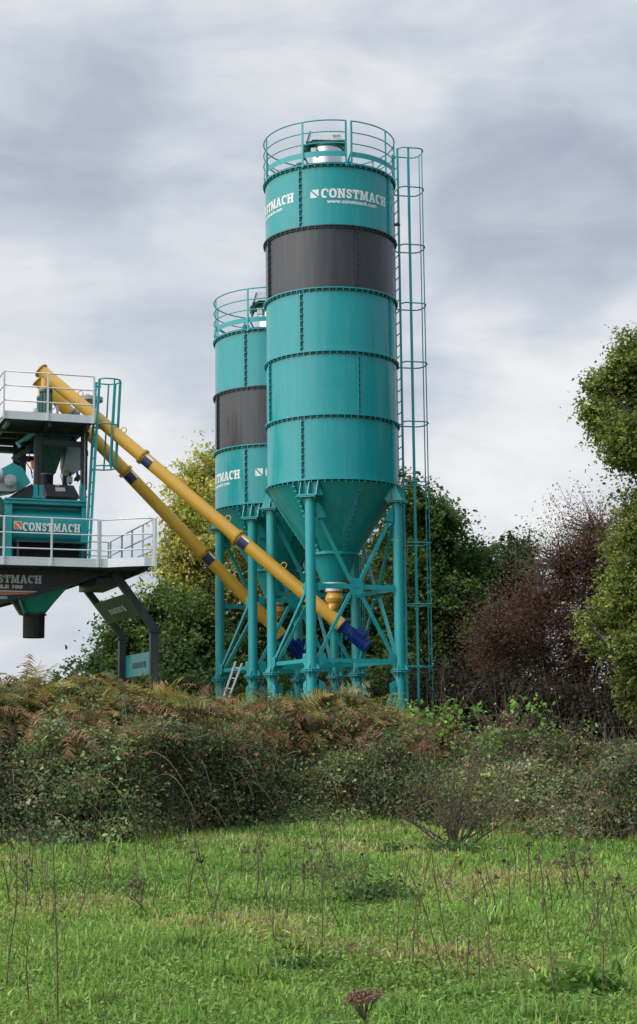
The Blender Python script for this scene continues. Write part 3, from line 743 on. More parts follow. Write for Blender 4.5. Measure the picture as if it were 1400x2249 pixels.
    p = W(cx_, b_, 0)
    one('hopper_clamp', M['grey'], lambda m_: (m_.tube(p+UP*lz(111, 1037, 2), p+UP*lz(111, 1033, 2), .20, n=24), m_.tube(p+UP*lz(111, 1044, 2), p+UP*lz(111, 1038, 2), .18, n=20)))
    one('rubber_sleeve', M['rubber'], lambda m_: m_.tube(p+UP*lz(111, 1066, 2), p+UP*lz(111, 1044, 2), .165, n=24))
    # water tank, round bottomed
    def tank(m_):
        b = 1.7; c = PL(162, 985, b); A = []
        prof = [(145, 975), (180, 975), (180, 1022), (176, 1031), (168, 1037), (156, 1036), (147, 1029), (144, 1018)]
        m_.prism([PL(x, y, b) for x, y in prof][::-1], EN*.7)
        m_.path([PL(x, y, b-.01) for x, y in prof[1:]], .018, 6)
    one('water_tank', M['grey'], tank)
    one('tank_pipe', M['dgrey'], lambda m_: (m_.path([PL(154, 1036, 1.9), PL(154, 1064, 1.9)], .04, 8), m_.path([PL(170, 1036, 1.7), PL(170, 1048, 1.7), PL(164, 1056, 1.7)], .03, 8), m_.tube(PL(168, 1046, 1.5), PL(176, 1054, 1.5), .09, n=12)))
    one('gas_strut', M['teal_bolt'], lambda m_: (m_.tube(PL(41, 972, 1.0), PL(56, 964, 1.0), .045, n=12), m_.tube(PL(56, 964, 1.0), PL(74, 951, 1.0), .07, n=12), m_.tube(PL(38, 970, 1.0), PL(45, 982, 1.0), .05, n=8)))
    one('sensor', M['orange'], lambda m_: m_.tube(PL(72, 1012, 1.5), PL(74, 1028, 1.5), .06, n=10))
    one('sensor_cable', M['dgrey'], lambda m_: m_.path([PL(73, 1028, 1.4), PL(70, 1034, 1.4), PL(72, 1040, 1.4), PL(75, 1037, 1.4), PL(74, 1030, 1.4)], .008, 5))
    # ---- mixer
    def lid(m_): m_.prism([PL(x, y, 1.15) for x, y in ((97, 1063), (162, 1066), (174, 1089), (176, 1094), (100, 1094), (103, 1085))][::-1], EN*1.3)
    one('mixer_lid', M['dgrey'], lid)
    one('lid_edge', M['dgrey'], lambda m_: (LB(m_, lx(103, 1088, 1.1), lx(176, 1088, 1.1), 1.08, 1.14, lz(103, 1090, 1.1), lz(103, 1086, 1.1))))
    one('warning_label', M['label'], lambda m_: prism_px(m_, ((122, 1070), (143, 1071), (144, 1079), (123, 1079)), 1.135, .012)); one('warning_label', M['yelsticker'], lambda m_: (prism_px(m_, ((122, 1064), (132, 1064), (132, 1067.5), (122, 1067.5)), 1.135, .012)))
    def body(m_):
        b = .8
        xa, xb = lx(26, 1150, b), lx(181, 1150, b)
        zs = [(1094, .95), (1106, .95), (1107, .82), (1110, .82), (1111, .95), (1115, .95), (1116, .84), (1119, .84), (1122, .93), (1130, .86), (1142, .815), (1155, .80), (1168, .815), (1180, .87), (1188, .95), (1192, 1.05), (1193, 1.2), (1232, 1.2)]
        pr = [(lz(100, y, b), bb) for y, bb in zs]
        for (za, ba), (zb2, bb) in zip(pr[:-1], pr[1:]):
            m_.add([W(xa, ba, za), W(xb, ba, za), W(xb, bb, zb2), W(xa, bb, zb2)], [(0, 3, 2, 1)], False)
        for x in (xa, xb): m_.add([W(x, bb, z) for z, bb in pr]+[W(x, 3.0, pr[-1][0]), W(x, 3.0, pr[0][0])], [tuple(range(len(pr)+2))])
        m_.add([W(xa, 3, pr[0][0]), W(xb, 3, pr[0][0]), W(xb, 3, pr[-1][0]), W(xa, 3, pr[-1][0])], [(0, 1, 2, 3)])
        m_.add([W(xa, .95, pr[0][0]), W(xb, .95, pr[0][0]), W(xb, 3, pr[0][0]), W(xa, 3, pr[0][0])], [(0, 1, 2, 3)])
    mx = one('mixer_drum', M['teal'], body)
    one('mixer_frame', M['teal_lt'], lambda m_: (col_px(11, 26.5, 1092, 1232, .74, m_, .3), col_px(180, 190, 1092, 1232, .74, m_, .3), LB(m_, lx(11, 1095, .7), lx(191, 1095, .7), .70, .96, lz(60, 1106, .7), lz(60, 1099, .7)), LB(m_, lx(11, 1095, .68), lx(191, 1095, .68), .66, .98, lz(60, 1098.5, .7), lz(60, 1095, .7))), root)
    one('drain_shelf', M['dgrey'], lambda m_: (LB(m_, lx(37, 1192, .6), lx(188, 1192, .6), .45, 1.0, lz(100, 1193, .6), lz(100, 1190, .6)), LB(m_, lx(37, 1200, .6), lx(41, 1200, .6), .5, .56, lz(40, 1222, .6), lz(40, 1193, .6)), LB(m_, lx(184, 1200, .6), lx(188, 1200, .6), .5, .56, lz(40, 1222, .6), lz(40, 1193, .6))))
    one('mixer_rib', M['dgrey'], lambda m_: [LB(m_, lx(28, 1110, .8), lx(180, 1110, .8), .84, .9, lz(100, y+2.2, .8), lz(100, y, .8)) for y in (1108.5, 1117)])
    one('mixer_door', M['rubber'], lambda m_: LB(m_, lx(32, 1200, 1.1), lx(178, 1200, 1.1), 1.12, 1.19, lz(100, 1224, 1.1), lz(100, 1194, 1.1)))
    # lettering on the drum
    lt = MB(); xa = lx(50, 1156, .79); wd = lx(176.5, 1157, .79)-xa; hh = lz(100, 1146, .79)-lz(100, 1165, .79); zz = lz(50, 1165.5, .79)-.0
    polys, w = slab_word('CONSTMACH', hh*.97); polys = fit_width(polys, w, wd)
    put_polys(lt, polys, lambda u, v: W(xa+u, .775, zz+v)); lt.build('lettering', M['white'], mx)
    lg_ = MB(); xo = lx(32, 1152, .79); so = lx(47.5, 1152, .79)-xo; zo = lz(32, 1161, .79)
    put_polys(lg_, mark_polys(so, 0, 0), lambda u, v: W(xo+u, .773, zo+v)); lgo = lg_.build('company_mark', M['orange'], mx)
    bk = MB(); put_polys(bk, [[(-.015, -.015), (so+.015, -.015), (so+.015, so+.015), (-.015, so+.015)]], lambda u, v: W(xo+u, .779, zo+v)); bk.build('mark_backing', M['white'], lgo)
    # drive end at the left
    one('drive_guard', M['teal_lt'], lambda m_: prism_px(m_, ((-60, 1075), (-40, 1045), (0, 1031), (28, 1016), (50, 1027), (68, 1060), (36, 1078), (0, 1085)), 1.0, .5))
    one('drive_motor', M['grey'], lambda m_: (prism_px(m_, ((-40, 1046), (8, 1043), (36, 1047), (37, 1076), (28, 1079), (-40, 1076)), .78, .22), m_.tube(PL(-40, 1045, .8), PL(4, 1045, .8), .17, n=18)))
    one('drive_wheel', M['grey'], lambda m_: (m_.tube(PL(23.5, 1055, .66), PL(23.5, 1055, .66)+EN*.12, .155, n=12), m_.tube(PL(23.5, 1055, .60), PL(23.5, 1055, .60)+EN*.06, .11, n=20), m_.tube(PL(23.5, 1055, .57), PL(23.5, 1055, .57)+EN*.03, .045, n=12)))
    one('drive_chute', M['dgrey'], lambda m_: prism_px(m_, ((20, 1092), (40, 1078), (72, 1062), (76, 1092)), 1.1, .8))
    one('side_tank', M['dgreen'], lambda m_: (prism_px(m_, ((-60, 1092), (4, 1092), (8, 1100), (8, 1225), (-60, 1225)), .9, .8), LB(m_, lx(-60, 1130, .8), lx(5, 1130, .8), .8, .9, lz(0, 1160, .8), lz(0, 1150, .8)), LB(m_, lx(-60, 1200, .8), lx(5, 1200, .8), .8, .9, lz(0, 1205, .8), lz(0, 1190, .8))))
    # discharge hopper below
    def dh(m_):
        b = 1.9; z1 = lz(90, 1284, b); z0 = lz(76, 1349, b); xa, xb = lx(28, 1300, b), lx(147, 1300, b); xc = lx(75, 1349, b); r = .275
        n = 24; A = []; B = []
        for i in range(n):
            q = 2*math.pi*i/n; cx2, sx2 = math.cos(q), math.sin(q); k = max(abs(cx2), abs(sx2))
            A.append(W((xa+xb)/2+cx2/k*(xb-xa)/2, b+sx2/k*.62, z1)); B.append(W(xc+r*cx2, b+r*sx2, z0))
        m_.loft(A, B)
    one('discharge_hopper', M['teal'], dh)
    cc = W(lx(75, 1349, 1.9), 1.9, 0); z0 = lz(76, 1349, 1.9)
    one('chute_flange', M['dgrey'], lambda m_: m_.tube(cc+UP*(z0-.035), cc+UP*z0, .32, n=28))
    one('discharge_sleeve', M['rubber'], lambda m_: m_.tube(cc+UP*(z0-.60), cc+UP*(z0-.03), .272, .275, n=32, caps=False))
    one('hopper_brace', M['dgrey'], lambda m_: prism_px(m_, ((26, 1316), (38, 1312), (51, 1345), (50, 1350), (46, 1349)), 1.5, .25))
    # chassis: tapered side beams with lettering
    ch = None
    for b in (1.0, 3.3):
        def chas(m_):
            px = [(-170, 1248), (262, 1248), (236, 1260), (171, 1282.5), (65, 1310), (0, 1327), (-170, 1362)]
            P = [loc(PL(x, y, 1.0)) for x, y in px]; m_.prism([W(x, b, z) for x, _, z in P][::-1], EN*.12)
            q = [W(x, b-.03, z) for x, _, z in P[2:]]
            for a_, c_ in zip(q[:-1], q[1:]): m_.beam(a_+UP*.04, c_+UP*.04, .14, .05)
        c_ob = one('chassis_beam', M['dgrey'], chas)
        if ch is None: ch = c_ob
    bc = 1.0-.012
    lt = MB(); polys, w = slab_word('CONSTMACH', 1); xe = lx(92, 1275, bc); xs = lx(0, 1275, bc); wl = (xe-xs)*9/5.75; zt0 = lz(50, 1281, bc); hh = lz(50, 1264, bc)-lz(50, 1282, bc)
    P2 = [[(a*wl/w, v*hh) for a, v in p_] for p_ in polys]
    put_polys(lt, P2, lambda u, v: W(xe-wl+u, bc, zt0+v))
    t2, w2 = font_word('MOBILE 100', .125, .008, wl*.62); hm = lz(50, 1291.5, bc)
    xe2 = lx(51, 1288, bc); put_polys(lt, t2, lambda u, v: W(xe2-w2+u, bc, lz(50, 1292.5, bc)+v*.9))
    t3, w3 = font_word('www.constmach.com', .13, .006, wl*.9); xe3 = lx(16.5, 1314, bc); put_polys(lt, t3, lambda u, v: W(xe3-w3+u, bc, lz(0, 1315, bc)+v))
    lt.build('lettering', M['galv'], ch)
    sb = MB(); sb.add([PL(x, y, bc) for x, y in ((-170, 1292), (84, 1298.5), (62, 1304.5), (-170, 1309))][::-1], [(0, 1, 2, 3)]); sb.build('stripe', M['white'], ch)
    sb = MB(); sb.add([PL(x, y, bc-.005) for x, y in ((-170, 1295), (79, 1300.5), (66, 1303.5), (-170, 1306.5))][::-1], [(0, 1, 2, 3)]); sb.build('stripe', M['orange'], ch)
    # cross members and belly plates under the lower deck
    def under(m_):
        zt_ = zlb-.12
        for px_ in (20, 130, 240): 
            x = lx(px_, 1260, 1.0); LB(m_, x-.08, x+.08, 1.14, 3.28, zt_-.16, zt_)
        x = lx(245, 1260, 1.0); LB(m_, x-.35, x+.3, 1.13, 3.29, zt_-.2, zt_-.02)
        LB(m_, q2[0]-.12, q2[0]-.04, -.3, B2-.2, zlb-.08, zlb+.012)
    one('cross_member', M['dgrey'], under)
    # ---- rear support legs with panels
    ladder_b = .6
    legs = []
    for (b, top, knee, w_) in ((1.0, (251, 1256), (340.5, 1383), .205), (3.45, (179, 1278), (270, 1400.5), .17)):
        g = MB(); T = PL(*top, b); K = PL(*knee, b); Ft = K.copy(); Ft[2] = 0
        hw = w_/2
        d = (K-T)/np.linalg.norm(K-T); nn = np.cross(EN, d); nn /= np.linalg.norm(nn)
        if np.dot(nn, EX) < 0: nn = -nn
        g.prism([T-nn*hw, T+nn*hw, K+EX*hw+UP*.06, K+EX*hw, K-EX*hw, K-EX*hw-UP*-.02][::1], EN*.18)
        g.prism([K-EX*hw-UP*.005, K+EX*hw-UP*.005, Ft+EX*hw, Ft-EX*hw], EN*.18)
        lg = g.build('support_leg', M['dgrey'], root)
        fl = MB(); fl.obox(K-UP*.02+EN*.09, EX*(hw+.06), EN*.15, UP*.012); fl.obox(K-UP*.048+EN*.09, EX*(hw+.06), EN*.15, UP*.012); fl.build('leg_flange', M['dgrey'], lg)
        bp = MB(); bp.obox(Ft+UP*.012+EN*.09, EX*.25, EN*.25, UP*.012); bp.build('base_plate', M['dgrey'], lg)
        legs.append((T, K, Ft, d, nn, hw))
    (T1, K1, F1, d1, n1, h1), (T2, K2, F2, d2, n2, h2) = legs
    def panel(a1, a2, c2, c1, nrm, name, mat, txtmat, lett=True):
        c2 = a2+(c1-a1)
        g = MB(); g.prism([a1, a2, c2, c1], nrm*.03); pan = g.build(name, mat, root)
        lt = MB(); u = (a1-a2); v = (a1-c1); lu = np.linalg.norm(u); lv = np.linalg.norm(v); u /= lu; v /= lv
        polys, w = slab_word('CONSTMACH', .15); polys = fit_width(polys, w, .92); P3 = polys+mark_polys(.17, -.23, -.01)
        ctr = (a1+a2+c1+c2)/4
        nn_ = np.cross(u, v); nn_ /= np.linalg.norm(nn_)
        side = -nn_ if np.dot(nn_, CAM-ctr) < 0 else nn_
        off = side*.040 if np.dot(side, nrm) > 0 else side*.012
        # seen from behind: the reading direction runs towards the near leg
        put_polys(lt, P3, lambda a, b_: ctr+off-u*(a-.42)+v*(b_-.09))
        lt.build('lettering', txtmat, pan)
        return pan
    s = lambda t: T1+d1*np.linalg.norm(K1-T1)*t; s2 = lambda t: T2+d2*np.linalg.norm(K2-T2)*t
    a1, c1 = PL(272, 1306, 1.18), PL(308, 1352, 1.18); a2, c2 = PL(206, 1327, 3.45), PL(239, 1368, 3.45)
    panel(a1, a2, c2, c1, np.cross(a1-c1, a1-a2)/np.linalg.norm(np.cross(a1-c1, a1-a2)), 'tie_panel', M['dkpanel'], M['white'])  # white letters painted in for bright sky showing through the cut-outs
    a1, c1 = PL(334, 1430, 1.18), PL(334, 1480, 1.18); a2 = PL(276, 1441, 3.45); c2 = PL(279, 1489, 3.45)
    panel(a1, a2, c2, c1, np.cross(a1-c1, a1-a2)/np.linalg.norm(np.cross(a1-c1, a1-a2)), 'tie_panel', M['teal_lt'], M['dgrey'])
    # ---- caged ladder between the platforms
    b0, b1 = .25, .68
    tN, bN = PL(219, 832, b0), PL(196.5, 1226, b0)
    dl = bN-tN; 
    ld = MB(); ld.beam(tN, bN, .06, .06, EN); tF = tN+EN*(b1-b0); bF = bN+EN*(b1-b0); ld.beam(tF, bF, .06, .06, EN)
    rg = ld
    for i in range(15):
        t = (i+.6)/15; rg.tube(tN+dl*t, tF+dl*t, .015, n=6)
    ld.build('ladder', M['teal_lt'], root)
    vh = EX*.55
    def hoop(t):
        c0 = tN+dl*t; pts = []
        for (u, v) in ((0, 0), (-.12, .12), (-.12, .36), (-.02, .52), (.215, .60), (.45, .52), (.55, .36), (.55, .12), (.43, 0)):
            pts.append(c0+EN*u+EX*v)
        return pts
    bars = []
    H = [hoop(t) for t in (0.0, .255, .49)]
    cgo = bpy.data.objects.new('ladder_cage', None); COL.objects.link(cgo); cgo.parent = root; ORG[cgo.name] = org(root)
    for h in H: cg = MB(); cg.path(h, .02, 6); cg.build('cage_hoop', M['teal_lt'], cgo)
    for k in (2, 3, 4, 5, 6):
        m_ = MB(); m_.beam(H[0][k], H[2][k], .04, .014, EN); m_.build('cage_bar', M['teal_lt'], cgo)
    one('ladder_arm', M['teal_lt'], lambda m_: (m_.beam(PL(207, 846, .3), PL(222, 850, .3), .04, .04, EN), m_.beam(PL(207, 848, .3), PL(208, 925, .3), .035, .035, EN)))
    # ---- valves under the conveyor spouts
    for (tp, nm) in ((s1_top, 0), (s2_top, 1)):
        bt = s1_bot if nm == 0 else s2_bot
        a_ = (bt-tp); a_ /= np.linalg.norm(a_); c0 = tp+a_*.17
        m_ = MB(); m_.tube((c0[0], c0[1], deck_z+.02), (c0[0], c0[1], deck_z+.84), .135, n=16)
        for i in range(8):
            q = i*math.pi/4+.2; m_.obox((c0[0]+.15*math.cos(q), c0[1]+.15*math.sin(q), deck_z+.42), (.012, 0, 0), (0, .012, 0), (0, 0, .40))
        m_.tube((c0[0], c0[1], deck_z+.80), (c0[0], c0[1], deck_z+.85), .175, n=16); m_.tube((c0[0], c0[1], deck_z), (c0[0], c0[1], deck_z+.06), .175, n=16)
        m_.build('inlet_sleeve', M['dgreen'], root)
    one('deck_bracket', M['grey'], lambda m_: (m_.beam(PL(106, 908, 1.0), PL(124, 893, 1.0), .03, .03, EN), m_.beam(PL(126, 891, 1.0), PL(127, 910, 1.0), .06, .06, EN), m_.tube(PL(78, 906, .8), PL(78, 897, .8), .10, .05, n=14)))
    one('vent_filter', M['grey'], lambda m_: (m_.tube(PL(197, 904, 2.6), PL(197, 880, 2.6), .2, n=20), m_.tube(PL(197, 882, 2.6), PL(197, 874, 2.6), .36, n=24), m_.tube(PL(197, 874, 2.6), PL(197, 871, 2.6), .36, .2, n=24), m_.path([PL(188, 871, 2.6), PL(189, 866, 2.6), PL(196, 866, 2.6), PL(197, 871, 2.6)], .015)))
    one('air_motor', M['grey'], lambda m_: (m_.tube(PL(160, 906, 1.6), PL(175, 910, 1.6), .11, n=16), m_.tube(PL(157, 903, 1.6), PL(160, 906, 1.6), .14, n=16)))
    # ---- hoses, conduit and cable runs
    for k_, (pts, r_, b_) in enumerate([([(100, 948), (108, 962), (104, 985), (112, 1010), (106, 1030)], .014, 1.35), ([(150, 945), (140, 962), (148, 985), (140, 1012), (134, 1046), (140, 1064)], .012, 1.3),
                                ([(60, 985), (66, 1002), (58, 1016), (68, 1030), (72, 1050)], .014, .98), ([(186, 930), (187, 1000), (186, 1070), (186, 1092)], .016, .90), ([(84, 1000), (83, 1040), (85, 1070), (84, 1092)], .013, .93),
                                ([(10, 1118), (6, 1130), (9, 1150), (5, 1175), (9, 1200)], .018, .7)]):
        one('hose' if k_ not in (3, 4) else 'conduit', M['rubber'] if k_ != 3 else M['grey'], lambda m_: m_.path([PL(x, y, b_) for x, y in pts], r_, 7))
    one('control_box', M['grey'], lambda m_: (LB(m_, lx(150, 1050, 1.2), lx(160, 1050, 1.2), 1.2, 1.35, lz(150, 1060, 1.2), lz(150, 1046, 1.2))))
    # ---- far side support so that the frame does not float
    for (x, b) in ((lx(-90, 1300, 1.0), 1.0), (lx(-90, 1300, 1.0), 3.3)):
        g = MB(); LB(g, x-.1, x+.1, b, b+.14, 0, zlb-.3); g.build('support_leg', M['dgrey'], root)
    return root
make_plant()

# ------------------------------------------------------------------ vegetation helpers
def unit(v): return v/np.maximum(np.linalg.norm(v, axis=-1, keepdims=True), 1e-9)
def rand_dirs(n, zb=0.0):
    d = rng.normal(size=(n, 3)); d[:, 2] += zb; return unit(d)
def leaf_quads(P, size, nrm, asp=.62):
    """pointed five vertex leaves, folded a little, around the points P"""
    n = len(P); t = unit(np.cross(nrm, rng.normal(size=(n, 3)))); b = np.cross(nrm, t)
    s = size[:, None]; V = np.empty((n, 6, 3))
    V[:, 0] = P-t*s*.5; V[:, 1] = P-t*s*.05+b*s*asp*.5+nrm*s*.12; V[:, 2] = P+t*s*.28+b*s*asp*.36+nrm*s*.08
    V[:, 3] = P+t*s*.55-nrm*s*.05; V[:, 4] = P+t*s*.28-b*s*asp*.36+nrm*s*.08; V[:, 5] = P-t*s*.05-b*s*asp*.5+nrm*s*.12
    return V
LEAF_F = [(0, 1, 2, 3), (0, 3, 4, 5)]
GAIN = 1.6
def palette(n, cols, wts, clump=None, jit=.18):
    cols = np.array(cols, float); w = np.array(wts, float); w /= w.sum()
    idx = rng.choice(len(cols), size=n, p=w) if clump is None else clump
    c = GAIN*cols[idx]*(1+rng.normal(0, jit, (n, 1)))*(1+rng.normal(0, jit*.3, (n, 3)))
    return np.clip(c, .002, .8)
def limb(mb, a, b, r0, r1, bend=.12, n=7, seg=6):
    a = np.asarray(a, float); b = np.asarray(b, float); L_ = np.linalg.norm(b-a)
    off = rng.normal(0, bend*L_, 3)*np.array([1, 1, .4]); off2 = rng.normal(0, bend*.5*L_, 3)
    pts = [a+(b-a)*t+off*math.sin(math.pi*t)*.6+off2*math.sin(2*math.pi*t)*.3 for t in np.linspace(0, 1, seg+1)]
    mb.path(pts, r0, n, taper=r1/r0); return pts
def tree(name, label, cat, lobes, Y, base_px, nclump, nleaf, leaf, cols, wts, clump_r=.42, group=None, trunk_r=.22, twigs=0, dens_up=0.0, Yd=2.0, gap=.0, trunkcol='bark', forkz=None, up=.25, lumpy=1.35, inner=.3, droop=.0, twig_r=.009, base_x=None):
    """lobes: crown masses as (px x, px y, rx px, ry px, weight) seen from the camera, each made a solid ellipsoid round its own depth"""
    bp = at(base_px, 1500, Y); base = np.array([bp[0], Y, 0.])
    root = empty(name, base, label, cat, group)
    C = []; AX = []
    for (x, y, rx, ry, w) in lobes:
        k = int(nclump*w); dY = rng.normal(0, Yd*.35)
        c0 = at(x, y, Y+dY); sx, sz = rx/F_PX*Y, ry/F_PX*Y; sy = min(Yd, max(sx, sz)*1.0)
        d = rand_dirs(k); r = (inner+(1-inner)*rng.random((k, 1))**.6)
        ph = rng.uniform(0, 6.28, 3); lump = np.sin(d*4.3+ph).sum(1, keepdims=True)*.30+np.sin(d*9.1+ph[::-1]).sum(1, keepdims=True)*.17
        r = r*np.clip(.92+lump*lumpy, .35, 1.65)
        p = c0+d*r*np.array([sx, sy, sz])
        C.append(p); AX.append(unit(d*np.array([1, 1, .7])+rng.normal(0, .55, (k, 3))+np.array([0, 0, up])))
    C = np.concatenate(C); AX = np.concatenate(AX)[C[:, 2] > .3]; C = C[C[:, 2] > .3]
    # trunk and limbs
    mb = MB(); top = C[:, 2].max(); fork = base+np.array([0, 0, (C[:, 2].min()*.6+top*.12) if forkz is None else forkz])
    limb(mb, base, fork, trunk_r, trunk_r*.75, .03, 10)
    ctr = [at(x, y, Y) for (x, y, rx, ry, w) in lobes]
    tips = []
    for q in ctr:
        pts = limb(mb, fork, q, trunk_r*.36, trunk_r*.12, .08, 7); tips += pts[3:]
    tips = np.array(tips)
    trk = mb.build('trunk', M[trunkcol], root)
    tw = MB(); sel = rng.permutation(len(C))[:max(60, int(len(C)*.35))]
    for i in sel:
        j = np.argmin(np.linalg.norm(tips-C[i], axis=1)); limb(tw, tips[j], C[i], .035, .010, .08, 4, 4)
    if twigs:
        for i in rng.permutation(len(C))[:twigs]:
            d = unit(rng.normal(size=3)+np.array([0, 0, .9])); l_ = .5+rng.random()*.9
            limb(tw, C[i], C[i]+d*l_, twig_r*1.3, twig_r*.5, .06, 3, 3)
    tw.build('branches', M['twig'] if twigs else M[trunkcol], root)
    per = max(1, nleaf//len(C)); n = per*len(C)
    cr_ = clump_r*(.35+1.0*rng.random(len(C)))
    along = (rng.random((len(C), per, 1))**1.15*2-.55)*(cr_*1.55)[:, None, None]          # leafy sprays: long along the twig, narrow across
    off = AX[:, None]*along+rng.normal(size=(len(C), per, 3))*np.array([1, 1, .75])*cr_[:, None, None]*(.30+.12*(along < 0))
    P = (C[:, None]+off).reshape(-1, 3); P[:, 2] -= droop*np.abs(off[:, :, 0]).reshape(-1)
    nr = unit(rng.normal(size=(n, 3))*.75+np.array([0, -.1, .75])+.35*unit(off.reshape(-1, 3)))
    ci = np.repeat(rng.choice(len(cols), size=len(C), p=np.array(wts, float)/sum(wts)), per)
    mixc = rng.random(n) < .25; ci = np.where(mixc, rng.choice(len(cols), size=n, p=np.array(wts, float)/sum(wts)), ci)
    V = leaf_quads(P, leaf*(.6+.8*rng.random(n)), nr)
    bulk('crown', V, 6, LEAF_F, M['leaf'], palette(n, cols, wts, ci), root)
    return root

# ------------------------------------------------------------------ trees behind the plant
G1, G2, G3 = (.030, .055, .014), (.045, .080, .018), (.065, .10, .024)
YG, YL = (.20, .21, .035), (.34, .28, .05)
TG = 'trees beyond the bracken bank'
tree('autumn_tree', 'tall yellow green tree rising left of the shorter silo', 'tree',
     [(458, 1060, 42, 70, 1), (415, 1130, 42, 70, 1), (470, 1170, 60, 80, 1.2), (410, 1240, 52, 60, 1), (440, 1320, 80, 70, 1.2), (560, 1250, 60, 120, .6)], 56, 470, 120, 40000, .125,
     [(.24, .24, .055), (.36, .31, .08), (.16, .18, .04), (.08, .10, .028)], [4, 2.4, 2, .7], .42, TG, .2, Yd=2.4)
tree('oak_tree', 'broad dark green oak behind the plant legs, left of the silos, with yellowing top', 'tree',
     [(355, 1345, 50, 36, .8), (285, 1425, 48, 50, 1), (350, 1440, 80, 66, 1.5), (430, 1410, 80, 80, 1.4), (255, 1490, 36, 46, .7), (420, 1500, 120, 60, 1.4)], 52, 360, 280, 90000, .12,
     [G1, G2, (.075, .10, .028), YG], [4, 5, 2.5, .5], .36, TG, .26, Yd=2.6)
tree('oak_tree', 'dark green oak directly behind the silo legs', 'tree',
     [(560, 1400, 90, 90, 1.2), (650, 1350, 100, 110, 1.4), (760, 1330, 100, 120, 1.4), (840, 1380, 90, 110, 1.2), (600, 1500, 120, 60, 1.2), (760, 1500, 130, 60, 1.2)], 58, 690, 240, 62000, .15,
     [G1, G2, (.02, .035, .012)], [5, 3, 3], .55, TG, .28, Yd=3.5)
tree('oak_tree', 'tall dark oak just right of the front silo ladder', 'tree',
     [(905, 1110, 30, 45, .5), (925, 1180, 60, 60, 1), (970, 1150, 38, 48, .6), (985, 1240, 52, 55, 1), (915, 1290, 75, 60, 1.2), (1000, 1330, 60, 60, 1), (880, 1210, 60, 70, .9), (960, 1500, 80, 60, 1), (1020, 1420, 55, 60, .7), (880, 1420, 40, 60, .3)], 50, 930, 240, 76000, .12,
     [G1, G2, (.09, .12, .03)], [5, 5, 1.6], .33, TG, .24, Yd=2.6)
tree('oak_tree', 'lower dark oak with two pointed tufts, between the tall oak and the red tree', 'tree',
     [(1060, 1260, 45, 38, .8), (1128, 1225, 18, 32, .3), (1150, 1265, 18, 34, .3), (1110, 1290, 50, 50, 1), (1070, 1350, 65, 60, 1.1), (1130, 1370, 55, 55, .9), (1050, 1450, 70, 60, 1)], 53, 1080, 190, 56000, .12,
     [G1, G2, (.02, .035, .012)], [5, 4, 2], .34, TG, .22, Yd=2.6)
RB, RD, BR = (.155, .068, .055), (.10, .060, .050), (.15, .095, .062)
tree('red_leaved_tree', 'reddish brown half bare tree with thin upright twigs', 'tree',
     [(1310, 1165, 50, 50, .45), (1300, 1215, 66, 62, .8), (1245, 1250, 60, 60, 1), (1320, 1280, 70, 80, 1.2), (1200, 1320, 75, 65, 1.1), (1170, 1400, 90, 70, 1.3), (1280, 1390, 80, 70, .9), (1130, 1480, 100, 60, 1.4), (1090, 1400, 45, 50, .6), (1260, 1500, 110, 75, 1.6), (1370, 1460, 60, 90, 1), (1380, 1300, 40, 80, .6)], 44, 1270, 380, 62000, .06,
     [RB, RD, BR, (.05, .045, .02)], [4, 4, 3, 2], .55, TG, .16, up=.7, twigs=1300, Yd=2.2, trunkcol='twig')
# dense dark undergrowth under the trees
tree('thicket_shrub', 'dark brown bushy undergrowth below the red tree', 'shrub',
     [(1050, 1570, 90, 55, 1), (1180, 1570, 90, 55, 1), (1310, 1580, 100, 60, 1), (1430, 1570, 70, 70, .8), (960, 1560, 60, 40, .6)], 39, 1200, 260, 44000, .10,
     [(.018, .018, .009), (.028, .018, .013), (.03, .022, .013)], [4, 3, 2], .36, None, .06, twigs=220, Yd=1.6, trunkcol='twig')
tree('thicket_shrub', 'dark green undergrowth behind the silo feet', 'shrub',
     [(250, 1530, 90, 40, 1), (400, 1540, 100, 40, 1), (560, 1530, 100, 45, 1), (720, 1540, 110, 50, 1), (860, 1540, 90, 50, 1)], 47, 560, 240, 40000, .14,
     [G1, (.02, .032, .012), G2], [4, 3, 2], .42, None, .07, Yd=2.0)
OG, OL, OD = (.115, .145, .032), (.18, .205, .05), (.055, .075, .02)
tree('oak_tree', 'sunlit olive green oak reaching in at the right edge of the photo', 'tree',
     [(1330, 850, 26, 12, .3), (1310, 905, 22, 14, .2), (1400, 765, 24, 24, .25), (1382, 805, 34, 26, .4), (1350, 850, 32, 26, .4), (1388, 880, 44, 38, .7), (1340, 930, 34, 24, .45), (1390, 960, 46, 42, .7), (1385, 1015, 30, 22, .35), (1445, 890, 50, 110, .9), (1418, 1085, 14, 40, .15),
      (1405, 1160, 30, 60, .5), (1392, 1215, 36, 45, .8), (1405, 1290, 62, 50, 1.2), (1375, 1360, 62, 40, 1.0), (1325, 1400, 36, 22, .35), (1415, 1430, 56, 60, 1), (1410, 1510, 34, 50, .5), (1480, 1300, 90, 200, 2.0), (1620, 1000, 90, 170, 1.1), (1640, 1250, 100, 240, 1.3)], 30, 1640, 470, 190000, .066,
     [OG, OL, OD, (.12, .11, .025)], [4, 2.0, 3.4, 1], .17, None, .11, Yd=1.6, forkz=4.6, lumpy=1.25)
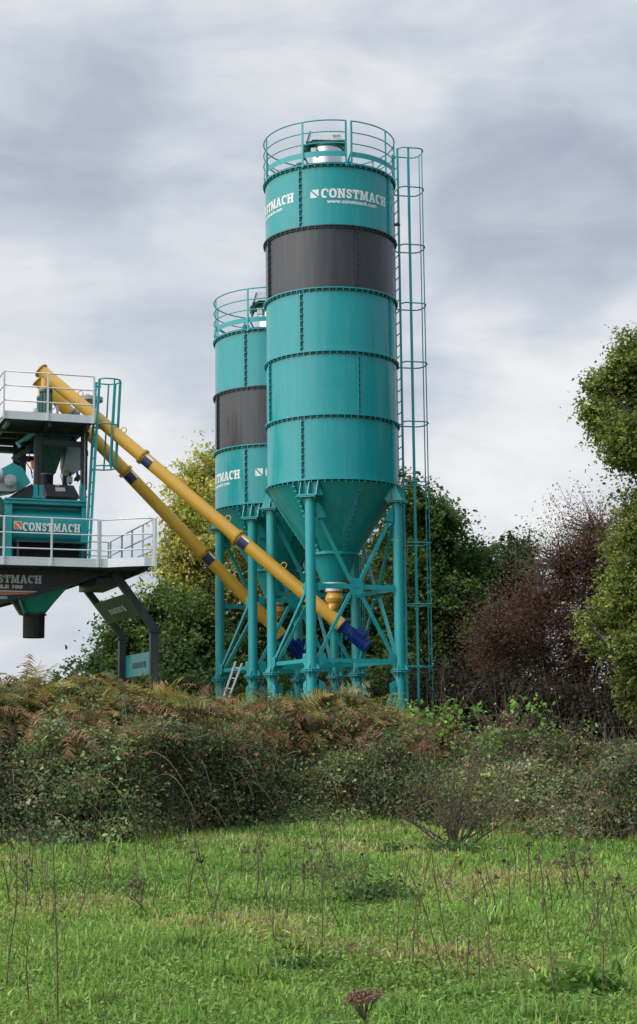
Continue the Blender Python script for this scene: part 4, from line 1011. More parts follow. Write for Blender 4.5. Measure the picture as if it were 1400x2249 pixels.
for (x, Yq, h, i) in ((17, 31, 15, 0), (24, 17, 15, 1), (21, 43, 15, 2)):
    # trees standing out of frame to the right, seen only as dark reflections in the silo paint
    root = empty('oak_tree', (x, Yq, 0), ('out-of-frame dark green oak standing beyond the right side of the field', 'out-of-frame tall dark oak nearer the viewer on the right of the field', 'out-of-frame dark oak behind the silos beyond the right side of the field')[i], 'tree')
    mb = MB(); limb(mb, (x, Yq, 0), (x, Yq, h*.6), .35, .15, .02, 10); mb.build('trunk', M['bark'], root)
    n = 14000; d = rand_dirs(n); P = np.array([x, Yq, h*.5])+d*(.55+.45*rng.random((n, 1))**.5)*np.array([6.2, 6.2, h*.5])*(1+.15*np.sin(d*7).sum(1, keepdims=True)*.5)
    bulk('crown', leaf_quads(P, .55*(.6+.8*rng.random(n)), rand_dirs(n, .6)), 6, LEAF_F, M['leaf'], palette(n, [G1, G2], [1, 1]), root)

# ------------------------------------------------------------------ bank with brambles and bracken
HX = np.array([-600, -200, 0, 150, 260, 330, 450, 540, 600, 680, 780, 860, 920, 960, 1010, 1100, 1200, 1300, 1400, 1600, 2000.])
HB = np.array([1840, 1840, 1838, 1838, 1836, 1828, 1812, 1804, 1800, 1797, 1795, 1797, 1800, 1806, 1814, 1826, 1834, 1838, 1838, 1838, 1838.])
HT = np.array([1520, 1512, 1508, 1504, 1506, 1508, 1520, 1535, 1548, 1530, 1516, 1530, 1552, 1580, 1618, 1632, 1640, 1650, 1660, 1660, 1660.])
YB = 1.6*F_PX/(HB-1612); XB = (HX-613)/F_PX*YB
DEP = 4.0
YT = YB+DEP; ZT = np.array([at(x, y+(34 if x < 960 else 26), yt)[2] for x, y, yt in zip(HX, HT, YT)])
o_ = np.argsort(XB)
fYB = lambda X: np.interp(X, XB[o_], YB[o_]); fZT = lambda X: np.interp(X, XB[o_], ZT[o_])
def wob(X, s, ph): return np.sin(X*1.7*s+ph)+.6*np.sin(X*3.9*s+ph*2.3)+.4*np.sin(X*8.3*s+ph*.7)
_mx = rng.uniform(-9, 9, 90); _mt = rng.uniform(.0, .95, 90); _ma = rng.uniform(.2, .85, 90); _mr = rng.uniform(.25, .8, 90)
def mound(X, t):
    X = np.asarray(X)[..., None]; t = np.asarray(t)[..., None]
    return (_ma*np.exp(-((X-_mx)**2+((t-_mt)*DEP)**2)/_mr**2)).sum(-1)
def bank(X, t):
    """point of the bank: t 0 at the foot, 1 at the crest, lumpy with bramble mounds"""
    X = np.asarray(X, float); t = np.broadcast_to(np.asarray(t, float), X.shape)
    m = mound(X, t)
    z = fZT(X)*(1-(1-t)**1.55)*.90*(1+.05*wob(X, .8, 1.))+m*.55*np.clip(1.25-t, .2, 1)
    Y = fYB(X)+DEP*t**1.15+.22*wob(X, 1.1, .4)*(1-t)-m*.45
    return np.stack([X, Y, np.maximum(z, 0)], -1)
def build_bank():
    xs = np.linspace(-13, 14, 380); ts = np.linspace(0, 1, 34)
    V = []
    for t in ts:
        p = bank(xs, t); p[:, 1] += .22; p[:, 2] = p[:, 2]-.17*min(1, t*3)+rng.normal(0, .03, len(xs))*(t > 0); V.append(p)
    p = V[-1].copy(); p[:, 1] += .6; p[:, 2] *= .85; V.append(p); p = p.copy(); p[:, 1] += 1.0; p[:, 2] = -.05; V.append(p)
    V = np.array(V); m, n, _ = V.shape
    mb = MB(); mb.add(V.reshape(-1, 3), [(i*n+j, i*n+j+1, (i+1)*n+j+1, (i+1)*n+j) for i in range(m-1) for j in range(n-1)], True)
    o = mb.build('bank', mat_rough('bank_litter', (.045, .04, .02), (.10, .078, .04), 3)); o['kind'] = 'structure'
build_bank()
def bramble():
    n_c = 11500; X = np.where(rng.random(n_c) < .84, rng.uniform(-7.5, 7.6, n_c), rng.uniform(-12, 13, n_c)); t = rng.random(n_c)**.95
    dn = np.sin(X*2.3+3*np.sin(t*5+X))+np.sin(X*5.1-t*9)+.8*np.sin(X*9.7+t*17); keep = (dn > -.9) | (rng.random(n_c) < np.where(t < .4, .75, .28)); X = X[keep]; t = t[keep]; n_c = len(X)
    # shrubby upright part right of the silos gets taller clumps
    B = bank(X, t); B[:, 2] += rng.random(n_c)**2.5*.34; B[:, 1] -= rng.random(n_c)*.2
    # trailing clumps creeping out into the grass along the foot
    k_ = 1700; xc = rng.uniform(-8.5, 8.5, 46); j_ = rng.integers(46, size=k_); Xf = xc[j_]+rng.normal(0, .22, k_); out_ = np.abs(rng.normal(0, .30, k_))*(.3+2.0*rng.random(46)[j_])
    Fp = np.stack([Xf, fYB(Xf)-out_, rng.random(k_)*np.clip(.42-.35*out_, .05, .4)], -1)
    B = np.concatenate([B, Fp]); X = np.concatenate([X, Xf]); t = np.concatenate([t, 0*Xf]); n_c += k_
    per = 34; n = n_c*per
    off = rng.normal(size=(n_c, per, 3))*np.array([.13, .12, .09])*(.5+rng.random((n_c, 1, 1)))
    P = (B[:, None]+off).reshape(-1, 3); P[:, 2] = np.abs(P[:, 2])
    nr = unit(rng.normal(size=(n, 3))*.8+np.array([0, -.3, .8]))
    cols = [(.058, .078, .032), (.082, .105, .042), (.038, .056, .024), (.115, .14, .055), (.10, .06, .035), (.13, .115, .07), (.18, .21, .075)]
    w = np.array([4, 4, 3, 1.6, .9, 1.3, .35])
    fld = wob(X, .6, 3)+wob(t*6, .8, X.mean())
    ci = rng.choice(7, size=n_c, p=w/w.sum()); right = (X > 3.2)
    ci = np.where(right & (rng.random(n_c) < .45), rng.choice([3, 5, 5, 4, 1], size=n_c), ci)
    ci = np.repeat(ci, per); mix_ = rng.random(n) < .3; ci = np.where(mix_, rng.choice(7, size=n, p=w/w.sum()), ci)
    V = leaf_quads(P, (.035+.045*rng.random(n)**1.5)*np.repeat(.7+.75*rng.random(n_c)**2, per), nr, .62)
    kc = np.repeat(.55+.95*rng.random(n_c)**1.3+.25*np.sin(X*1.9+t*4), per)[:, None]; tint = np.repeat(rng.normal(1, .10, (n_c, 3)), per, axis=0)
    o = bulk('brambles', V, 6, LEAF_F, M['leaf'], np.clip(palette(n, cols, w, ci, .2)*1.35*np.clip(kc, .4, 1.7)*tint, .004, .6)); o['kind'] = 'stuff'
    tag(o, 'tangled dark green brambles covering the bank below the bracken', 'brambles')
bramble()
def bank_stems():
    mb = MB()
    for i in range(1500):
        X = rng.uniform(-8.3, 8.3); t = rng.random()*.95; 
        a = bank(np.array([X]), t)[0]+np.array([0, -.1, 0]); k = rng.random()
        l_ = .25+.6*rng.random(); d = unit(np.array([rng.normal(0, .55), -.25+rng.normal(0, .25), .7]))
        if k < .35: d[2] = abs(d[2])*.35
        limb(mb, a, a+d*l_, .006, .003, .14, 3, 4)
    for i in range(330):      # arching bramble canes
        X = rng.uniform(-8.3, 8.3); t = rng.random()*.8; a = bank(np.array([X]), t)[0]+np.array([0, -.05, 0]); L_ = rng.uniform(.5, 1.5); th = rng.uniform(-.9*math.pi, -.1*math.pi)
        h = np.array([math.cos(th), math.sin(th)*.6, 0]); s_ = np.linspace(0, 1, 9); hh = rng.uniform(.25, .7)
        mb.path([a+h*L_*u*.8+np.array([0, 0, L_*hh*(u*1.9-1.9*u*u)-.25*L_*u*u]) for u in s_], .0075, 4, taper=.4)
    # tall dead grass stalks at the foot, right hand side
    for i in range(800):
        X = rng.uniform(1.5, 8.3) if i % 3 else rng.uniform(-8, 2); Y = fYB(np.array([X]))[0]-.1-rng.random()*.35
        d = np.array([rng.normal(0, .22), -.05, 1]); limb(mb, (X, Y, 0), np.array([X, Y, 0])+d*(.35+.5*rng.random()), .005, .0025, .1, 3, 4)
    o = mb.build('dead_stalks', mat_rough('dead_stalk', (.14, .10, .06), (.34, .28, .18), 14)); o['kind'] = 'stuff'
    tag(o, 'thin pale dead stalks sticking out of the brambles and bank', 'dead stalks')
bank_stems()
def bracken():
    """arching fronds: a curved rachis with tapering, toothed pinnae"""
    NP = 20; fr = []
    def place(n, xr, tr, brown, Ls, droop):
        for i in range(n):
            X = rng.uniform(*xr); t = rng.uniform(*tr); fr.append((bank(np.array([X]), t)[0], X, rng.random() < brown, rng.uniform(*Ls), droop))
    X_ = lambda px: (px-613)/F_PX*30
    place(700, (X_(-60), X_(965)), (.80, 1.04), .34, (.4, 1.0), .9); place(480, (X_(-60), X_(960)), (.74, 1.04), .45, (.2, .5), 1.2); place(90, (X_(-60), X_(960)), (.85, 1.04), .3, (.5, .9), .35)
    place(520, (X_(-60), X_(955)), (.58, .85), .45, (.3, .85), 1.2)
    place(300, (X_(60), X_(920)), (.42, .66), .72, (.3, .75), 1.6)
    for (a_, b_) in ((250, 330), (350, 400), (200, 240), (620, 660), (480, 520), (750, 830)): place(26, (X_(a_), X_(b_)), (.30, .55), .95, (.45, .8), 2.0)
    place(240, (X_(-80), X_(230)), (.45, 1.0), .7, (.35, .7), 1.2)
    place(170, (X_(560), X_(945)), (.7, 1.04), .2, (.35, .9), 1.0)
    place(260, (X_(40), X_(930)), (.42, .75), .4, (.45, .95), 1.0); place(200, (X_(100), X_(900)), (.30, .6), .85, (.35, .8), 1.7)
    place(55, (X_(930), X_(1010)), (.5, .95), .9, (.35, .7), 1.4)
    place(40, (X_(1080), X_(1180)), (.7, 1.0), .9, (.3, .6), 1.3)
    quads = []; cols = []
    green = [(.115, .12, .03), (.17, .15, .04), (.08, .092, .026), (.21, .175, .055), (.065, .078, .024)]
    brown = [(.105, .055, .028), (.13, .072, .036), (.07, .038, .02), (.17, .115, .065), (.19, .10, .05)]
    for (b, X, br, Lf, droop) in fr:
        a = rng.uniform(0, 2*math.pi); 
        if rng.random() < .62: a = rng.uniform(-math.pi*.95, -.05*math.pi)       # towards the viewer and to the sides
        h = np.array([math.cos(a), math.sin(a), 0]); el = rng.uniform(.35, 1.1)
        base = b+np.array([0, -.05, rng.uniform(-.05, .20)])
        s = np.linspace(0, 1, NP+1); ang = el-droop*1.25*s**1.3
        dx = np.cumsum(np.cos(ang))*Lf/NP; dz = np.cumsum(np.sin(ang))*Lf/NP
        C = base+h*dx[:, None]+np.array([0, 0, 1])*dz[:, None]
        T = h*np.cos(ang)[:, None]+np.array([0, 0, 1])*np.sin(ang)[:, None]
        bend_ = rng.normal(0, .10); C = C+np.cross(h, [0, 0, 1.])*(Lf*bend_*s[:, None]**2*2)+rng.normal(0, .004, C.shape)
        S = np.cross(h, [0, 0, 1.]); roll = rng.normal(0, .5); Nn = np.cross(S, T)
        S2 = S*math.cos(roll)+Nn*math.sin(roll); Nn = np.cross(S2, T)
        pal = brown if br else green; c = np.array(pal[rng.integers(5)]); 
        # rachis
        for k in range(NP):
            w = .006*(1-.7*s[k]); quads.append([C[k]-S2[k]*w, C[k]+S2[k]*w, C[k+1]+S2[k+1]*w*.8, C[k+1]-S2[k+1]*w*.8]); cols.append(c*1.2 if not br else c*.9)
        curl = rng.uniform(.1, .5)*(2.0 if br else 1)
        for k in range(1, NP+1):
            prof = math.sin(math.pi*min(1, .18+.82*(1-s[k]))**1.0*.62)*1.05 if s[k] > .12 else .75
            pl = Lf*.30*prof*(rng.uniform(.55, 1.12)); wd = Lf/NP*.46
            if rng.random() < (.22 if br else .06): continue
            for sg in (-1, 1):
                d = unit(S2[k]*sg+T[k]*rng.uniform(.15, .6)+rng.normal(0, .16 if br else .09, 3)-np.array([0, 0, .25*curl])); tt = unit(T[k]-d*np.dot(T[k], d))
                p0 = C[k]; pm = p0+d*pl*.5-np.array([0, 0, 1])*curl*pl*.08; p1 = p0+d*pl-np.array([0, 0, 1])*curl*pl*.42
                cc = c*rng.uniform(.75, 1.25)
                if s[k] > .75 and not br and rng.random() < .3: cc = np.array(brown[3])
                quads.append([p0-tt*wd*.5, p0+tt*wd*.62, pm+tt*wd*.55, pm-tt*wd*.42]); cols.append(cc)
                quads.append([pm-tt*wd*.42, pm+tt*wd*.55, p1+tt*wd*.08, p1-tt*wd*.08]); cols.append(cc*1.05)
    V = np.array(quads); o = bulk('bracken', V, 4, [(0, 1, 2, 3)], M['frond'], np.clip(np.array(cols)*1.85, 0, 1)); o['kind'] = 'stuff'
    tag(o, 'green and rust brown bracken fronds arching over the crest of the bank', 'bracken')
bracken()

# ------------------------------------------------------------------ shrubs in front of and on the bank
def gpt(x, y): return at_z(x, y, 0.)
def sapling(name, label, cat, basepx, stems, leafn, leaf, cols, wts, Y=None, lr=.12, zb=None, rs=.012, group=None, side=6):
    b = gpt(*basepx) if Y is None else at(basepx[0], basepx[1], Y)
    if Y is not None: b[2] = zb if zb is not None else 0
    root = empty(name, b, label, cat, group); st = MB(); tips = []
    for (x, y, dY) in stems:
        e = at(x, y, b[1]+dY); s0 = b+np.array([rng.normal(0, .06), rng.normal(0, .05), 0])
        pts = limb(st, s0, e, rs, rs*.35, .06, 5, 7); tips.append(e)
        for q in range(side):
            p = pts[rng.integers(2, 7)]; e2 = p+unit(np.array([rng.normal(), rng.normal()*.6, .5+rng.random()]))*(.12+.3*rng.random()); limb(st, p, e2, rs*.45, rs*.2, .1, 4, 3); tips.append(e2)
    st.build('stems', M['twig'], root)
    if leafn:
        T = np.array(tips); j = rng.integers(len(T), size=leafn); P = T[j]+rng.normal(size=(leafn, 3))*lr*np.array([1, 1, .8])
        bulk('leaves', leaf_quads(P, leaf*(.6+.8*rng.random(leafn)), rand_dirs(leafn, .7)), 6, LEAF_F, M['leaf'], palette(leafn, cols, wts), root)
    return root
BRG = [(.10, .20, .04), (.16, .28, .06), (.07, .13, .03)]; DUL = [(.06, .085, .03), (.09, .11, .045), (.04, .055, .025), (.09, .06, .035)]
sapling('shrub', 'many stemmed scraggy shrub growing in the grass before the bank', 'shrub', (1005, 1868),
        [(895, 1585, .3), (955, 1600, .2), (1085, 1590, .3), (1118, 1690, .1), (868, 1780, -.1), (1092, 1795, -.1), (935, 1690, 0), (1000, 1640, .2), (1030, 1700, -.2), (1078, 1745, .1), (1095, 1760, .2), (1010, 1760, -.3), (870, 1790, 0), (975, 1780, -.2), (1060, 1640, .4), (905, 1720, .2), (1120, 1800, 0), (985, 1700, 0), (1045, 1790, -.3)], 650, .05, DUL, [3, 3, 2, 1], lr=.10, rs=.019, side=4)
for k, (bx, by, st, lab) in enumerate([
    ((938, 1690), None, [(935, 1575, 0), (920, 1560, .2), (985, 1540, .1), (950, 1600, 0)], 'bright green leafy shoot standing just below the silo ladder'),
    ((1010, 1700), None, [(1000, 1590, 0), (1012, 1570, .1), (1040, 1560, .1)], 'bright green shoot right of the silo ladder, leaning right'),
    ((1075, 1720), None, [(1068, 1620, 0), (1082, 1650, .1)], 'small bright green shoot over the pale wall'),
    ((1205, 1720), None, [(1203, 1605, 0), (1190, 1640, .1), (1215, 1625, .1)], 'bright green shoot with a starry tip amid the brambles right of centre'),
    ((1130, 1720), None, [(1130, 1560, 0), (1170, 1565, .1), (1150, 1620, 0)], 'yellow green drooping spray in front of the red tree'),
    ((1300, 1740), None, [(1303, 1592, 0), (1280, 1600, .1)], 'tall thin stalk with a leafy tip at the right')]):
    Yk = 27.5 if k > 1 else 28.5
    zb = at(bx[0], bx[1], Yk)[2]
    sapling('green_shoot', lab, 'shoot', bx, st, 150 if k != 5 else 60, .085, BRG, [3, 2, 2], Y=Yk, zb=max(.2, zb), lr=.13, side=2, rs=.010, group='bright shoots on the bank')
# leafy shrubby growth on the low right part of the bank
tree('dogrose_shrub', 'loose greyish green shrub with pale stems at the right end of the bank', 'shrub',
     [(1180, 1690, 70, 45, 1), (1260, 1690, 60, 40, 1), (1340, 1730, 70, 55, 1), (1120, 1720, 50, 50, .8), (1230, 1770, 110, 40, 1.1), (1390, 1700, 40, 40, .5)], 27.2, 1240, 120, 15000, .055,
     [(.07, .09, .035), (.10, .12, .05), (.045, .06, .025), (.11, .09, .05)], [3, 2, 3, 1.5], .22, None, .03, twigs=420, Yd=.5, trunkcol='twig', twig_r=.006)
tree('dry_shrub', 'pinkish brown dried shrub standing over the pale wall', 'shrub',
     [(1115, 1620, 26, 34, 1), (1130, 1650, 34, 30, 1), (1085, 1650, 22, 24, .6)], 29.5, 1110, 50, 3600, .05,
     [(.26, .17, .11), (.20, .12, .08), (.14, .09, .05)], [2, 3, 1], .16, None, .02, twigs=160, Yd=.3, trunkcol='twig', twig_r=.006)
tree('willow_shrub', 'small orange brown shrub beside the silo ladder foot', 'shrub',
     [(975, 1600, 24, 34, 1), (965, 1640, 26, 24, .7)], 29.5, 972, 34, 3000, .05,
     [(.17, .08, .035), (.12, .06, .03), (.10, .09, .03)], [3, 2, 1], .15, None, .02, twigs=80, Yd=.3, trunkcol='twig', twig_r=.006)

# ------------------------------------------------------------------ things behind the bank
def behind():
    a, b = at(1015, 1650, 34.), at(1410, 1650, 34.)
    mb = MB(); mb.box((a[0], 34., 0), (b[0], 34.2, 1.20)); mb.box((a[0]-.02, 33.96, 1.20), (b[0]+.02, 34.24, 1.26))
    w = mb.build('low_wall', M['wall']); tag(w, 'low pale wall glimpsed through the shrubs at the right', 'wall')
    r = empty('wire_fence', (at(1340, 1600, 31)[0], 31, 0), 'thin dark wire fence at the right edge, in front of the pale wall', 'fence')
    for px in (1330, 1420, 1240):
        p = MB(); q = at(px, 1600, 31); p.tube((q[0], 31, 0), (q[0], 31, 1.8), .035, n=8); p.build('fence_post', M['twig'], r)
    for z in (.5, .8, 1.1, 1.4, 1.7):
        p = MB(); p.tube((at(1240, 1600, 31)[0], 30.96, z), (at(1420, 1600, 31)[0], 30.96, z), .006, n=4); p.build('wire', M['dgrey'], r)
    # aluminium ladder leaning among the legs
    Yl = 38.9; A0, A1 = at(499, 1509, Yl), at(518, 1453, Yl+.25); B0, B1 = at(511, 1512, Yl), at(532, 1457, Yl+.25)
    d = (A1-A0)/(A1[2]-A0[2]); A0 = A0-d*A0[2]; d = (B1-B0)/(B1[2]-B0[2]); B0 = B0-d*B0[2]
    mb = MB(); mb.beam(A0, A1, .035, .06, EN); mb.beam(B0, B1, .035, .06, EN)
    for t in np.linspace(.05, .96, 13): mb.tube(A0+(A1-A0)*t, B0+(B1-B0)*t, .016, n=6)
    o = mb.build('leaning_ladder', M['alu']); tag(o, 'small pale metal ladder leaning at the foot of the shorter silo', 'ladder')
    q = at(160, 1490, 36.); mb = MB(); mb.tube((q[0], 36, 0), (q[0], 36, q[2]-.05), .03, n=8); mb.tube((q[0], 36, q[2]-.06), (q[0], 36, q[2]+.05), .07, .05, n=10)
    o = mb.build('marker_post', M['dgrey']); tag(o, 'dark capped post tip poking above the bracken at the left', 'post')
behind()

# ------------------------------------------------------------------ meadow
def spread(n):
    # dense where the photo looks, thinner in the margins on both sides
    return np.where(rng.random(n) < .80, rng.uniform(-60, 1460, n), rng.uniform(-900, 2300, n))
def pfield(X, Y, s, ph): return np.sin(X*s+ph+1.3*np.sin(Y*s*.7+ph))*np.sin(Y*s*.8+ph*1.7+np.sin(X*s*.6))
def meadow():
    n = 300000
    u = rng.random(n); Y0, Y1 = 7.2, 31.; Y = 1/(1/Y0+(1/Y1-1/Y0)*u)
    px = spread(n); X = (px-PPX)/F_PX*Y
    ok = Y < fYB(X)+.25; X, Y = X[ok], Y[ok]; n = len(X)
    f1 = pfield(X, Y, 1.1, .3)+.7*pfield(X, Y, 2.7, 1.9)+.4*pfield(X, Y, 6.1, 4.)
    f2 = pfield(X, Y, .8, 5.1)+.6*pfield(X, Y, 2.1, 2.2)
    h = (.038+.042*rng.random(n)+.022*np.clip(f1, -1, 1.5))*(1+.45*np.clip(f2-.6, 0, 1))
    tf = pfield(X, Y, 4.7, 9.)*pfield(X, Y, 2.9, 3.3); h = np.where(tf > .45, h*1.75, h); h = np.where(rng.random(n) < .04, h*1.9, h); h *= 1+np.clip((Y-18)/14, 0, 1)*.35
    a = rng.uniform(0, 2*np.pi, n); lean = np.abs(rng.normal(.45, .6, n))
    d = np.stack([np.cos(a), np.sin(a), 0*a], -1); sd = np.stack([-np.sin(a), np.cos(a), 0*a], -1)
    w = (.0022+.0035*rng.random(n))*(1+Y/16)
    B = np.stack([X, Y, 0*X-.005], -1); U = np.array([0, 0, 1.])
    mid = B+U*(h*.6)[:, None]+d*(h*lean*.35)[:, None]; tip = B+U*(h*(1-.35*np.minimum(lean, 1.4)))[:, None]+d*(h*lean*1.0)[:, None]
    V = np.stack([B-sd*w[:, None], B+sd*w[:, None], mid+sd*(w*.8)[:, None], tip, mid-sd*(w*.8)[:, None]], 1)
    cols = [(.108, .182, .040), (.145, .228, .052), (.19, .265, .078), (.06, .105, .021), (.23, .21, .10), (.11, .09, .05)]
    wt = np.array([4, 4, 2, 2.2, .35, .25])
    ci = rng.choice(6, size=n, p=wt/wt.sum())
    dark = (f1 < -.6) & (rng.random(n) < .5); ci = np.where(dark, 3, ci); dry = (f2 > .75) & (rng.random(n) < .30); ci = np.where((f2 > 1.15) & (rng.random(n) < .25), 5, ci); ci = np.where(dry, 4, ci)
    c = palette(n, cols, wt, ci, .16)
    c = c*(1+.16*np.clip(f2, -1.5, 1.5)[:, None]*np.array([1.3, .7, .9])+.07*f1[:, None])
    cc = np.repeat(c[:, None], 5, 1); cc[:, 3] *= 1.12
    o = bulk('grass', V, 5, [(0, 1, 2, 4), (4, 2, 3)], M['blade'], np.clip(cc, 0, 1)); o['kind'] = 'stuff'
    tag(o, 'bright green uneven meadow grass', 'grass')
    # long tussock grass where the meadow runs up to the bank
    n = 34000; px = rng.uniform(-600, 2000, n); X = (px-PPX)/F_PX*28; Y = fYB(X)-np.abs(rng.normal(0, .42, n))*(.6+.6*np.sin(X*2.1)+.5*np.sin(X*5.3))+.35
    X = (px-PPX)/F_PX*Y; h = (.10+.30*rng.random(n)**2.2)*(.6+.4*np.sin(X*3.1)**2); a = rng.uniform(0, 2*np.pi, n); lean = np.abs(rng.normal(.3, .4, n)); w = .003+.003*rng.random(n)
    d = np.stack([np.cos(a), np.sin(a), 0*a], -1); sd = np.stack([-np.sin(a), np.cos(a), 0*a], -1); B = np.stack([X, Y, 0*X-.005], -1)
    mid = B+U*(h*.6)[:, None]+d*(h*lean*.35)[:, None]; tip = B+U*(h*(1-.35*np.minimum(lean, 1.4)))[:, None]+d*(h*lean)[:, None]
    V = np.stack([B-sd*w[:, None], B+sd*w[:, None], mid+sd*(w*.8)[:, None], tip, mid-sd*(w*.8)[:, None]], 1)
    o = bulk('tussock_grass', V, 5, [(0, 1, 2, 4), (4, 2, 3)], M['blade'], palette(n, [(.10, .15, .03), (.17, .17, .06), (.24, .20, .10), (.06, .09, .025)], [4, 2, 1, 2])); o['kind'] = 'stuff'
    tag(o, 'longer olive and straw coloured grass along the foot of the bank', 'grass')
    # low broad leaves (clover, plantain) between the blades
    n = 48000; u = rng.random(n); Y = 1/(1/7.2+(1/24.-1/7.2)*u); X = (spread(n)-PPX)/F_PX*Y
    g = pfield(X, Y, 1.6, 2.)+.6*pfield(X, Y, 4.1, .4); ok = (g > -.55) & (Y < fYB(X)); X, Y = X[ok], Y[ok]; n = len(X)
    P = np.stack([X, Y, .02+.055*rng.random(n)], -1)
    V = leaf_quads(P, .014+.02*rng.random(n), unit(rng.normal(size=(n, 3))*.45+np.array([0, -.25, 1])), .8)
    o = bulk('clover', V, 6, LEAF_F, M['blade'], palette(n, [(.088, .15, .028), (.118, .185, .040), (.165, .225, .065), (.055, .092, .023)], [3, 3, 1, 1.6])); o['kind'] = 'stuff'
    tag(o, 'low clover and small broad leaves among the grass', 'clover')
    # litter: dry bits and dark crumbs
    n = 5000; Y = 1/(1/7.2+(1/26.-1/7.2)*rng.random(n)); X = (spread(n)-PPX)/F_PX*Y; f = pfield(X, Y, .8, 5.1)+.6*pfield(X, Y, 2.1, 2.2)
    ok = (f > .55) & (Y < fYB(X)); X, Y = X[ok], Y[ok]; n = len(X)
    V = leaf_quads(np.stack([X, Y, .03+.05*rng.random(n)], -1), .03+.06*rng.random(n), unit(rng.normal(size=(n, 3))*.6+np.array([0, -.2, 1])), .2)
    o = bulk('dry_litter', V, 6, LEAF_F, M['frond'], palette(n, [(.22, .17, .09), (.12, .07, .04), (.30, .25, .14)], [2, 2, 1])); o['kind'] = 'stuff'
    tag(o, 'scattered brown and straw coloured dead bits in the grass', 'litter')
meadow()
def weed(base, top, r=.006, head=0, tall=True, bend=.03):
    b = gpt(*base); e = at(top[0], top[1], b[1]+rng.normal(0, .08))
    mb = MB(); pts = limb(mb, b, e, r, r*.55, bend, 5, 8)
    for k in range(rng.integers(2, 7)):
        p = pts[rng.integers(2, 9)]; q = p+unit(np.array([rng.normal(), rng.normal()*.5, 1.0]))*(.05+.20*rng.random()); mb.path([p, (p+q)/2+rng.normal(0, .006, 3), q], r*.4, 4, taper=.5)
    if head:
        for k in range(head):
            p = e+rng.normal(0, .035, 3); mb.path([pts[-2], (pts[-2]+p)/2+rng.normal(0, .01, 3), p], r*.35, 4)
            for j in range(3): mb.obox(p+rng.normal(0, .008, 3), rng.normal(0, .006, 3), rng.normal(0, .006, 3), rng.normal(0, .006, 3))
    o = mb.build('dry_weed_stem', M['stem'])
    if head: tag(o, 'dry brown weed stem with a dark seed head, standing in the meadow', 'weed', 'seed headed weed stems in the meadow')
    else: tag(o, 'thin bare dark weed stem standing in the meadow grass', 'weed', 'bare weed stems in the meadow')
weeds = [((127, 2262), (117, 1845), 0), ((14, 2180), (36, 1880), 0), ((66, 2240), (65, 2055), 0), ((415, 1995), (427, 1890), 3), ((467, 1995), (425, 1825), 0), ((465, 2040), (510, 1885), 0), ((440, 2130), (446, 2015), 0),
 ((595, 2025), (572, 1855), 4), ((600, 2080), (612, 1920), 0), ((627, 2040), (636, 1860), 0), ((276, 2000), (225, 1895), 0), ((68, 1935), (65, 1870), 0), ((987, 2100), (945, 1840), 0), ((990, 2180), (890, 1895), 0), ((906, 2135), (920, 1950), 0),
 ((921, 2110), (917, 1985), 0), ((1025, 2175), (1028, 1980), 0), ((1012, 2130), (1007, 2045), 0), ((1057, 2180), (1050, 2060), 0), ((1073, 2085), (1066, 1975), 0), ((1072, 2165), (1076, 2055), 0), ((1087, 2030), (1062, 1870), 0),
 ((1347, 2105), (1322, 1885), 0), ((1395, 2055), (1355, 1910), 0), ((1329, 2205), (1325, 2070), 0), ((1222, 2230), (1198, 2000), 1), ((1282, 2075), (1296, 2015), 0), ((873, 2105), (876, 1990), 0), ((755, 2055), (708, 1960), 0), ((706, 2085), (709, 1930), 0),
 ((835, 2060), (762, 1920), 0), ((732, 1905), (700, 1810), 3), ((750, 1905), (745, 1800), 4), ((1070, 2030), (985, 1945), 1), ((1164, 1985), (1162, 1855), 4), ((1278, 1955), (1252, 1875), 0), ((850, 2000), (888, 1890), 0), ((660, 1990), (668, 1900), 5), ((560, 1990), (566, 1880), 4),
 ((530, 1930), (532, 1865), 3), ((690, 1970), (676, 1850), 3), ((240, 1960), (236, 1870), 0), ((192, 1900), (186, 1850), 0), ((182, 1935), (200, 1855), 1), ((300, 1920), (300, 1850), 0), ((322, 1900), (313, 1840), 0), ((150, 1910), (148, 1855), 0), ((1190, 1990), (1185, 1880), 3), ((1120, 2000), (1118, 1890), 2), ((1360, 2060), (1345, 1960), 0), ((1378, 1925), (1390, 1820), 3), ((20, 1990), (5, 1890), 0)]
for b, t, hd in weeds: weed(b, t, .0080 if b[1] < 2000 else .0056, hd, bend=.055)
wc = [(rng.uniform(-20, 1420), rng.uniform(1870, 2060)) for _ in range(22)]
for i in range(90):
    x, y = wc[rng.integers(22)]; x += rng.normal(0, 26); y += rng.normal(0, 12); _ = rng.uniform(1865, 2080)**1.0; hgt = rng.uniform(35, 110)*(y/2000)
    weed((x, y), (x+rng.normal(0, 22), y-hgt), .0062, int(rng.integers(1, 5)) if rng.random() < .5 else 0, bend=.10)
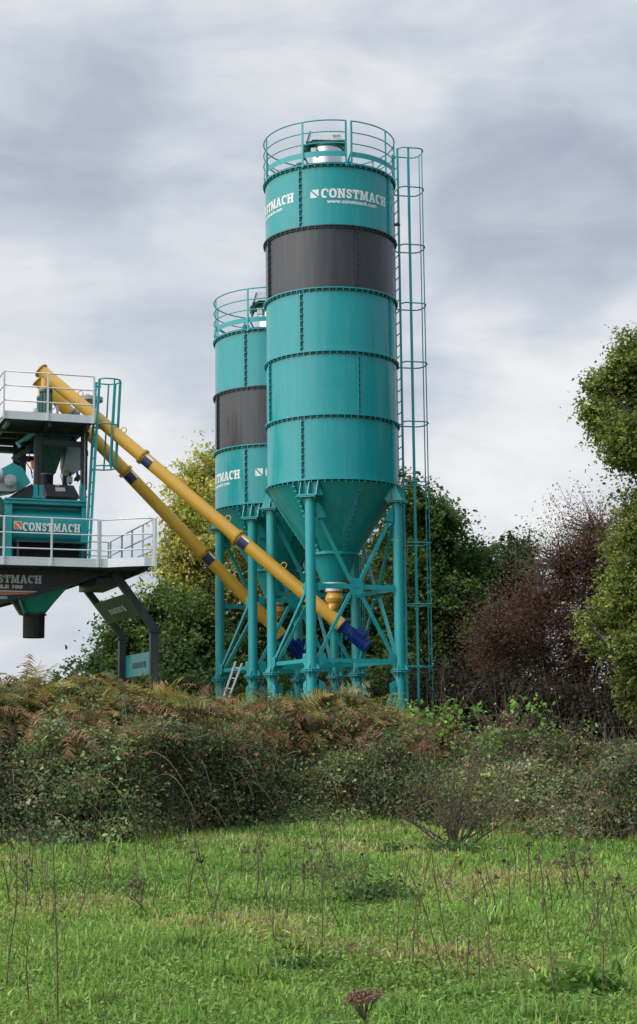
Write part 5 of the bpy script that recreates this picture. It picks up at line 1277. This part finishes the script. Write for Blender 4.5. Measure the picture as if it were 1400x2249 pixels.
# dandelions
for (x, y, lab) in ((14, 1856, 'yellow dandelion at the far left edge of the meadow'), (250, 1850, 'yellow dandelion at the foot of the bank, left of centre'), (711, 1873, 'yellow dandelion below the silos, mid meadow'), (1005, 1880, 'yellow dandelion at the foot of the scraggy shrub')):
    b = gpt(x, y+12); e = at(x, y, b[1]); r_ = empty('dandelion', b, lab, 'flower', 'dandelions in the meadow')
    mb = MB(); mb.path([b, (b+e)/2+np.array([.004, 0, 0]), e], .003, 5); mb.build('stem', M['frond'] if False else M['stem'], r_)
    mb = MB(); 
    for k in range(22):
        q = 2*math.pi*k/22; dd = np.array([math.cos(q), math.sin(q)*.8-.25, .3+.25*(k % 2)]); dd /= np.linalg.norm(dd); mb.beam(e, e+dd*.026, .007, .002)
    mb.build('flower_head', mat_paint('dandelion_yellow', (.85, .62, .02), rough=.6, coat=0) if 'dandelion_yellow' not in bpy.data.materials else bpy.data.materials['dandelion_yellow'], r_)
# leafy clumps
def clump(x, y, rx, n, leaf, label, cols, asp=.5, hz=.12, name='leafy_weed'):
    b = gpt(x, y); root_ = rng.normal(size=(n, 3))*np.array([rx*.5, rx*.4, 0]); P = b+root_; P[:, 2] = np.abs(rng.normal(0, hz*.5, n))+.02
    o = bulk(name, leaf_quads(P, leaf*(.6+.8*rng.random(n)), unit(rng.normal(size=(n, 3))*.6+np.array([0, -.3, .8])), asp), 6, LEAF_F, M['leaf'], palette(n, cols, [1]*len(cols)))
    tag(o, label, 'weed clump')
DG = [(.042, .080, .02), (.06, .105, .028), (.03, .06, .018)]
clump(830, 1985, .38, 900, .05, 'round dark green leafy clump in the middle of the meadow', DG, hz=.2)
clump(1290, 2190, .22, 260, .10, 'broad leaved green dock clump at the lower right', [(.055, .11, .02), (.08, .145, .03)], .35, .14, name='dock_plant')
clump(985, 1878, .45, 900, .05, 'low green leaves around the base of the scraggy shrub', DG, hz=.16)
clump(862, 1880, .16, 220, .05, 'small green weed clump left of the scraggy shrub', DG, hz=.16)
clump(650, 2140, .25, 350, .055, 'darker green weed patch in the lower middle of the meadow', DG, hz=.06)
# brown seed head in the near foreground
def yarrow():
    Yh = 5.0; e = at(800, 2190, Yh); b = np.array([e[0]+.02, Yh, 0.]); r_ = empty('dried_flower', b, 'dried brown flat flower head close to the viewer at the bottom', 'flower')
    mb = MB(); nd = e-np.array([0, 0, .07]); limb(mb, b, nd, .0035, .003, .02, 6, 10); tips = []
    for k in range(16):
        q = rng.uniform(0, 2*math.pi); rr = .055*math.sqrt(rng.random()); t = e+np.array([rr*math.cos(q), rr*math.sin(q)*.8, .012-.25*rr+rng.normal(0, .005)]); mb.path([nd, (nd+t)/2+np.array([0, 0, -.008]), t], .0014, 4); tips.append(t)
    mb.build('stem', M['stem'], r_)
    T = np.array(tips); n = 1500; j = rng.integers(len(T), size=n); P = T[j]+rng.normal(size=(n, 3))*np.array([.010, .010, .006])
    bulk('seed_head', leaf_quads(P, .006+.005*rng.random(n), rand_dirs(n, .5), .6), 6, LEAF_F, M['frond'], palette(n, [(.14, .09, .06), (.22, .15, .10), (.09, .055, .04)], [2, 1, 1]), r_)
yarrow()
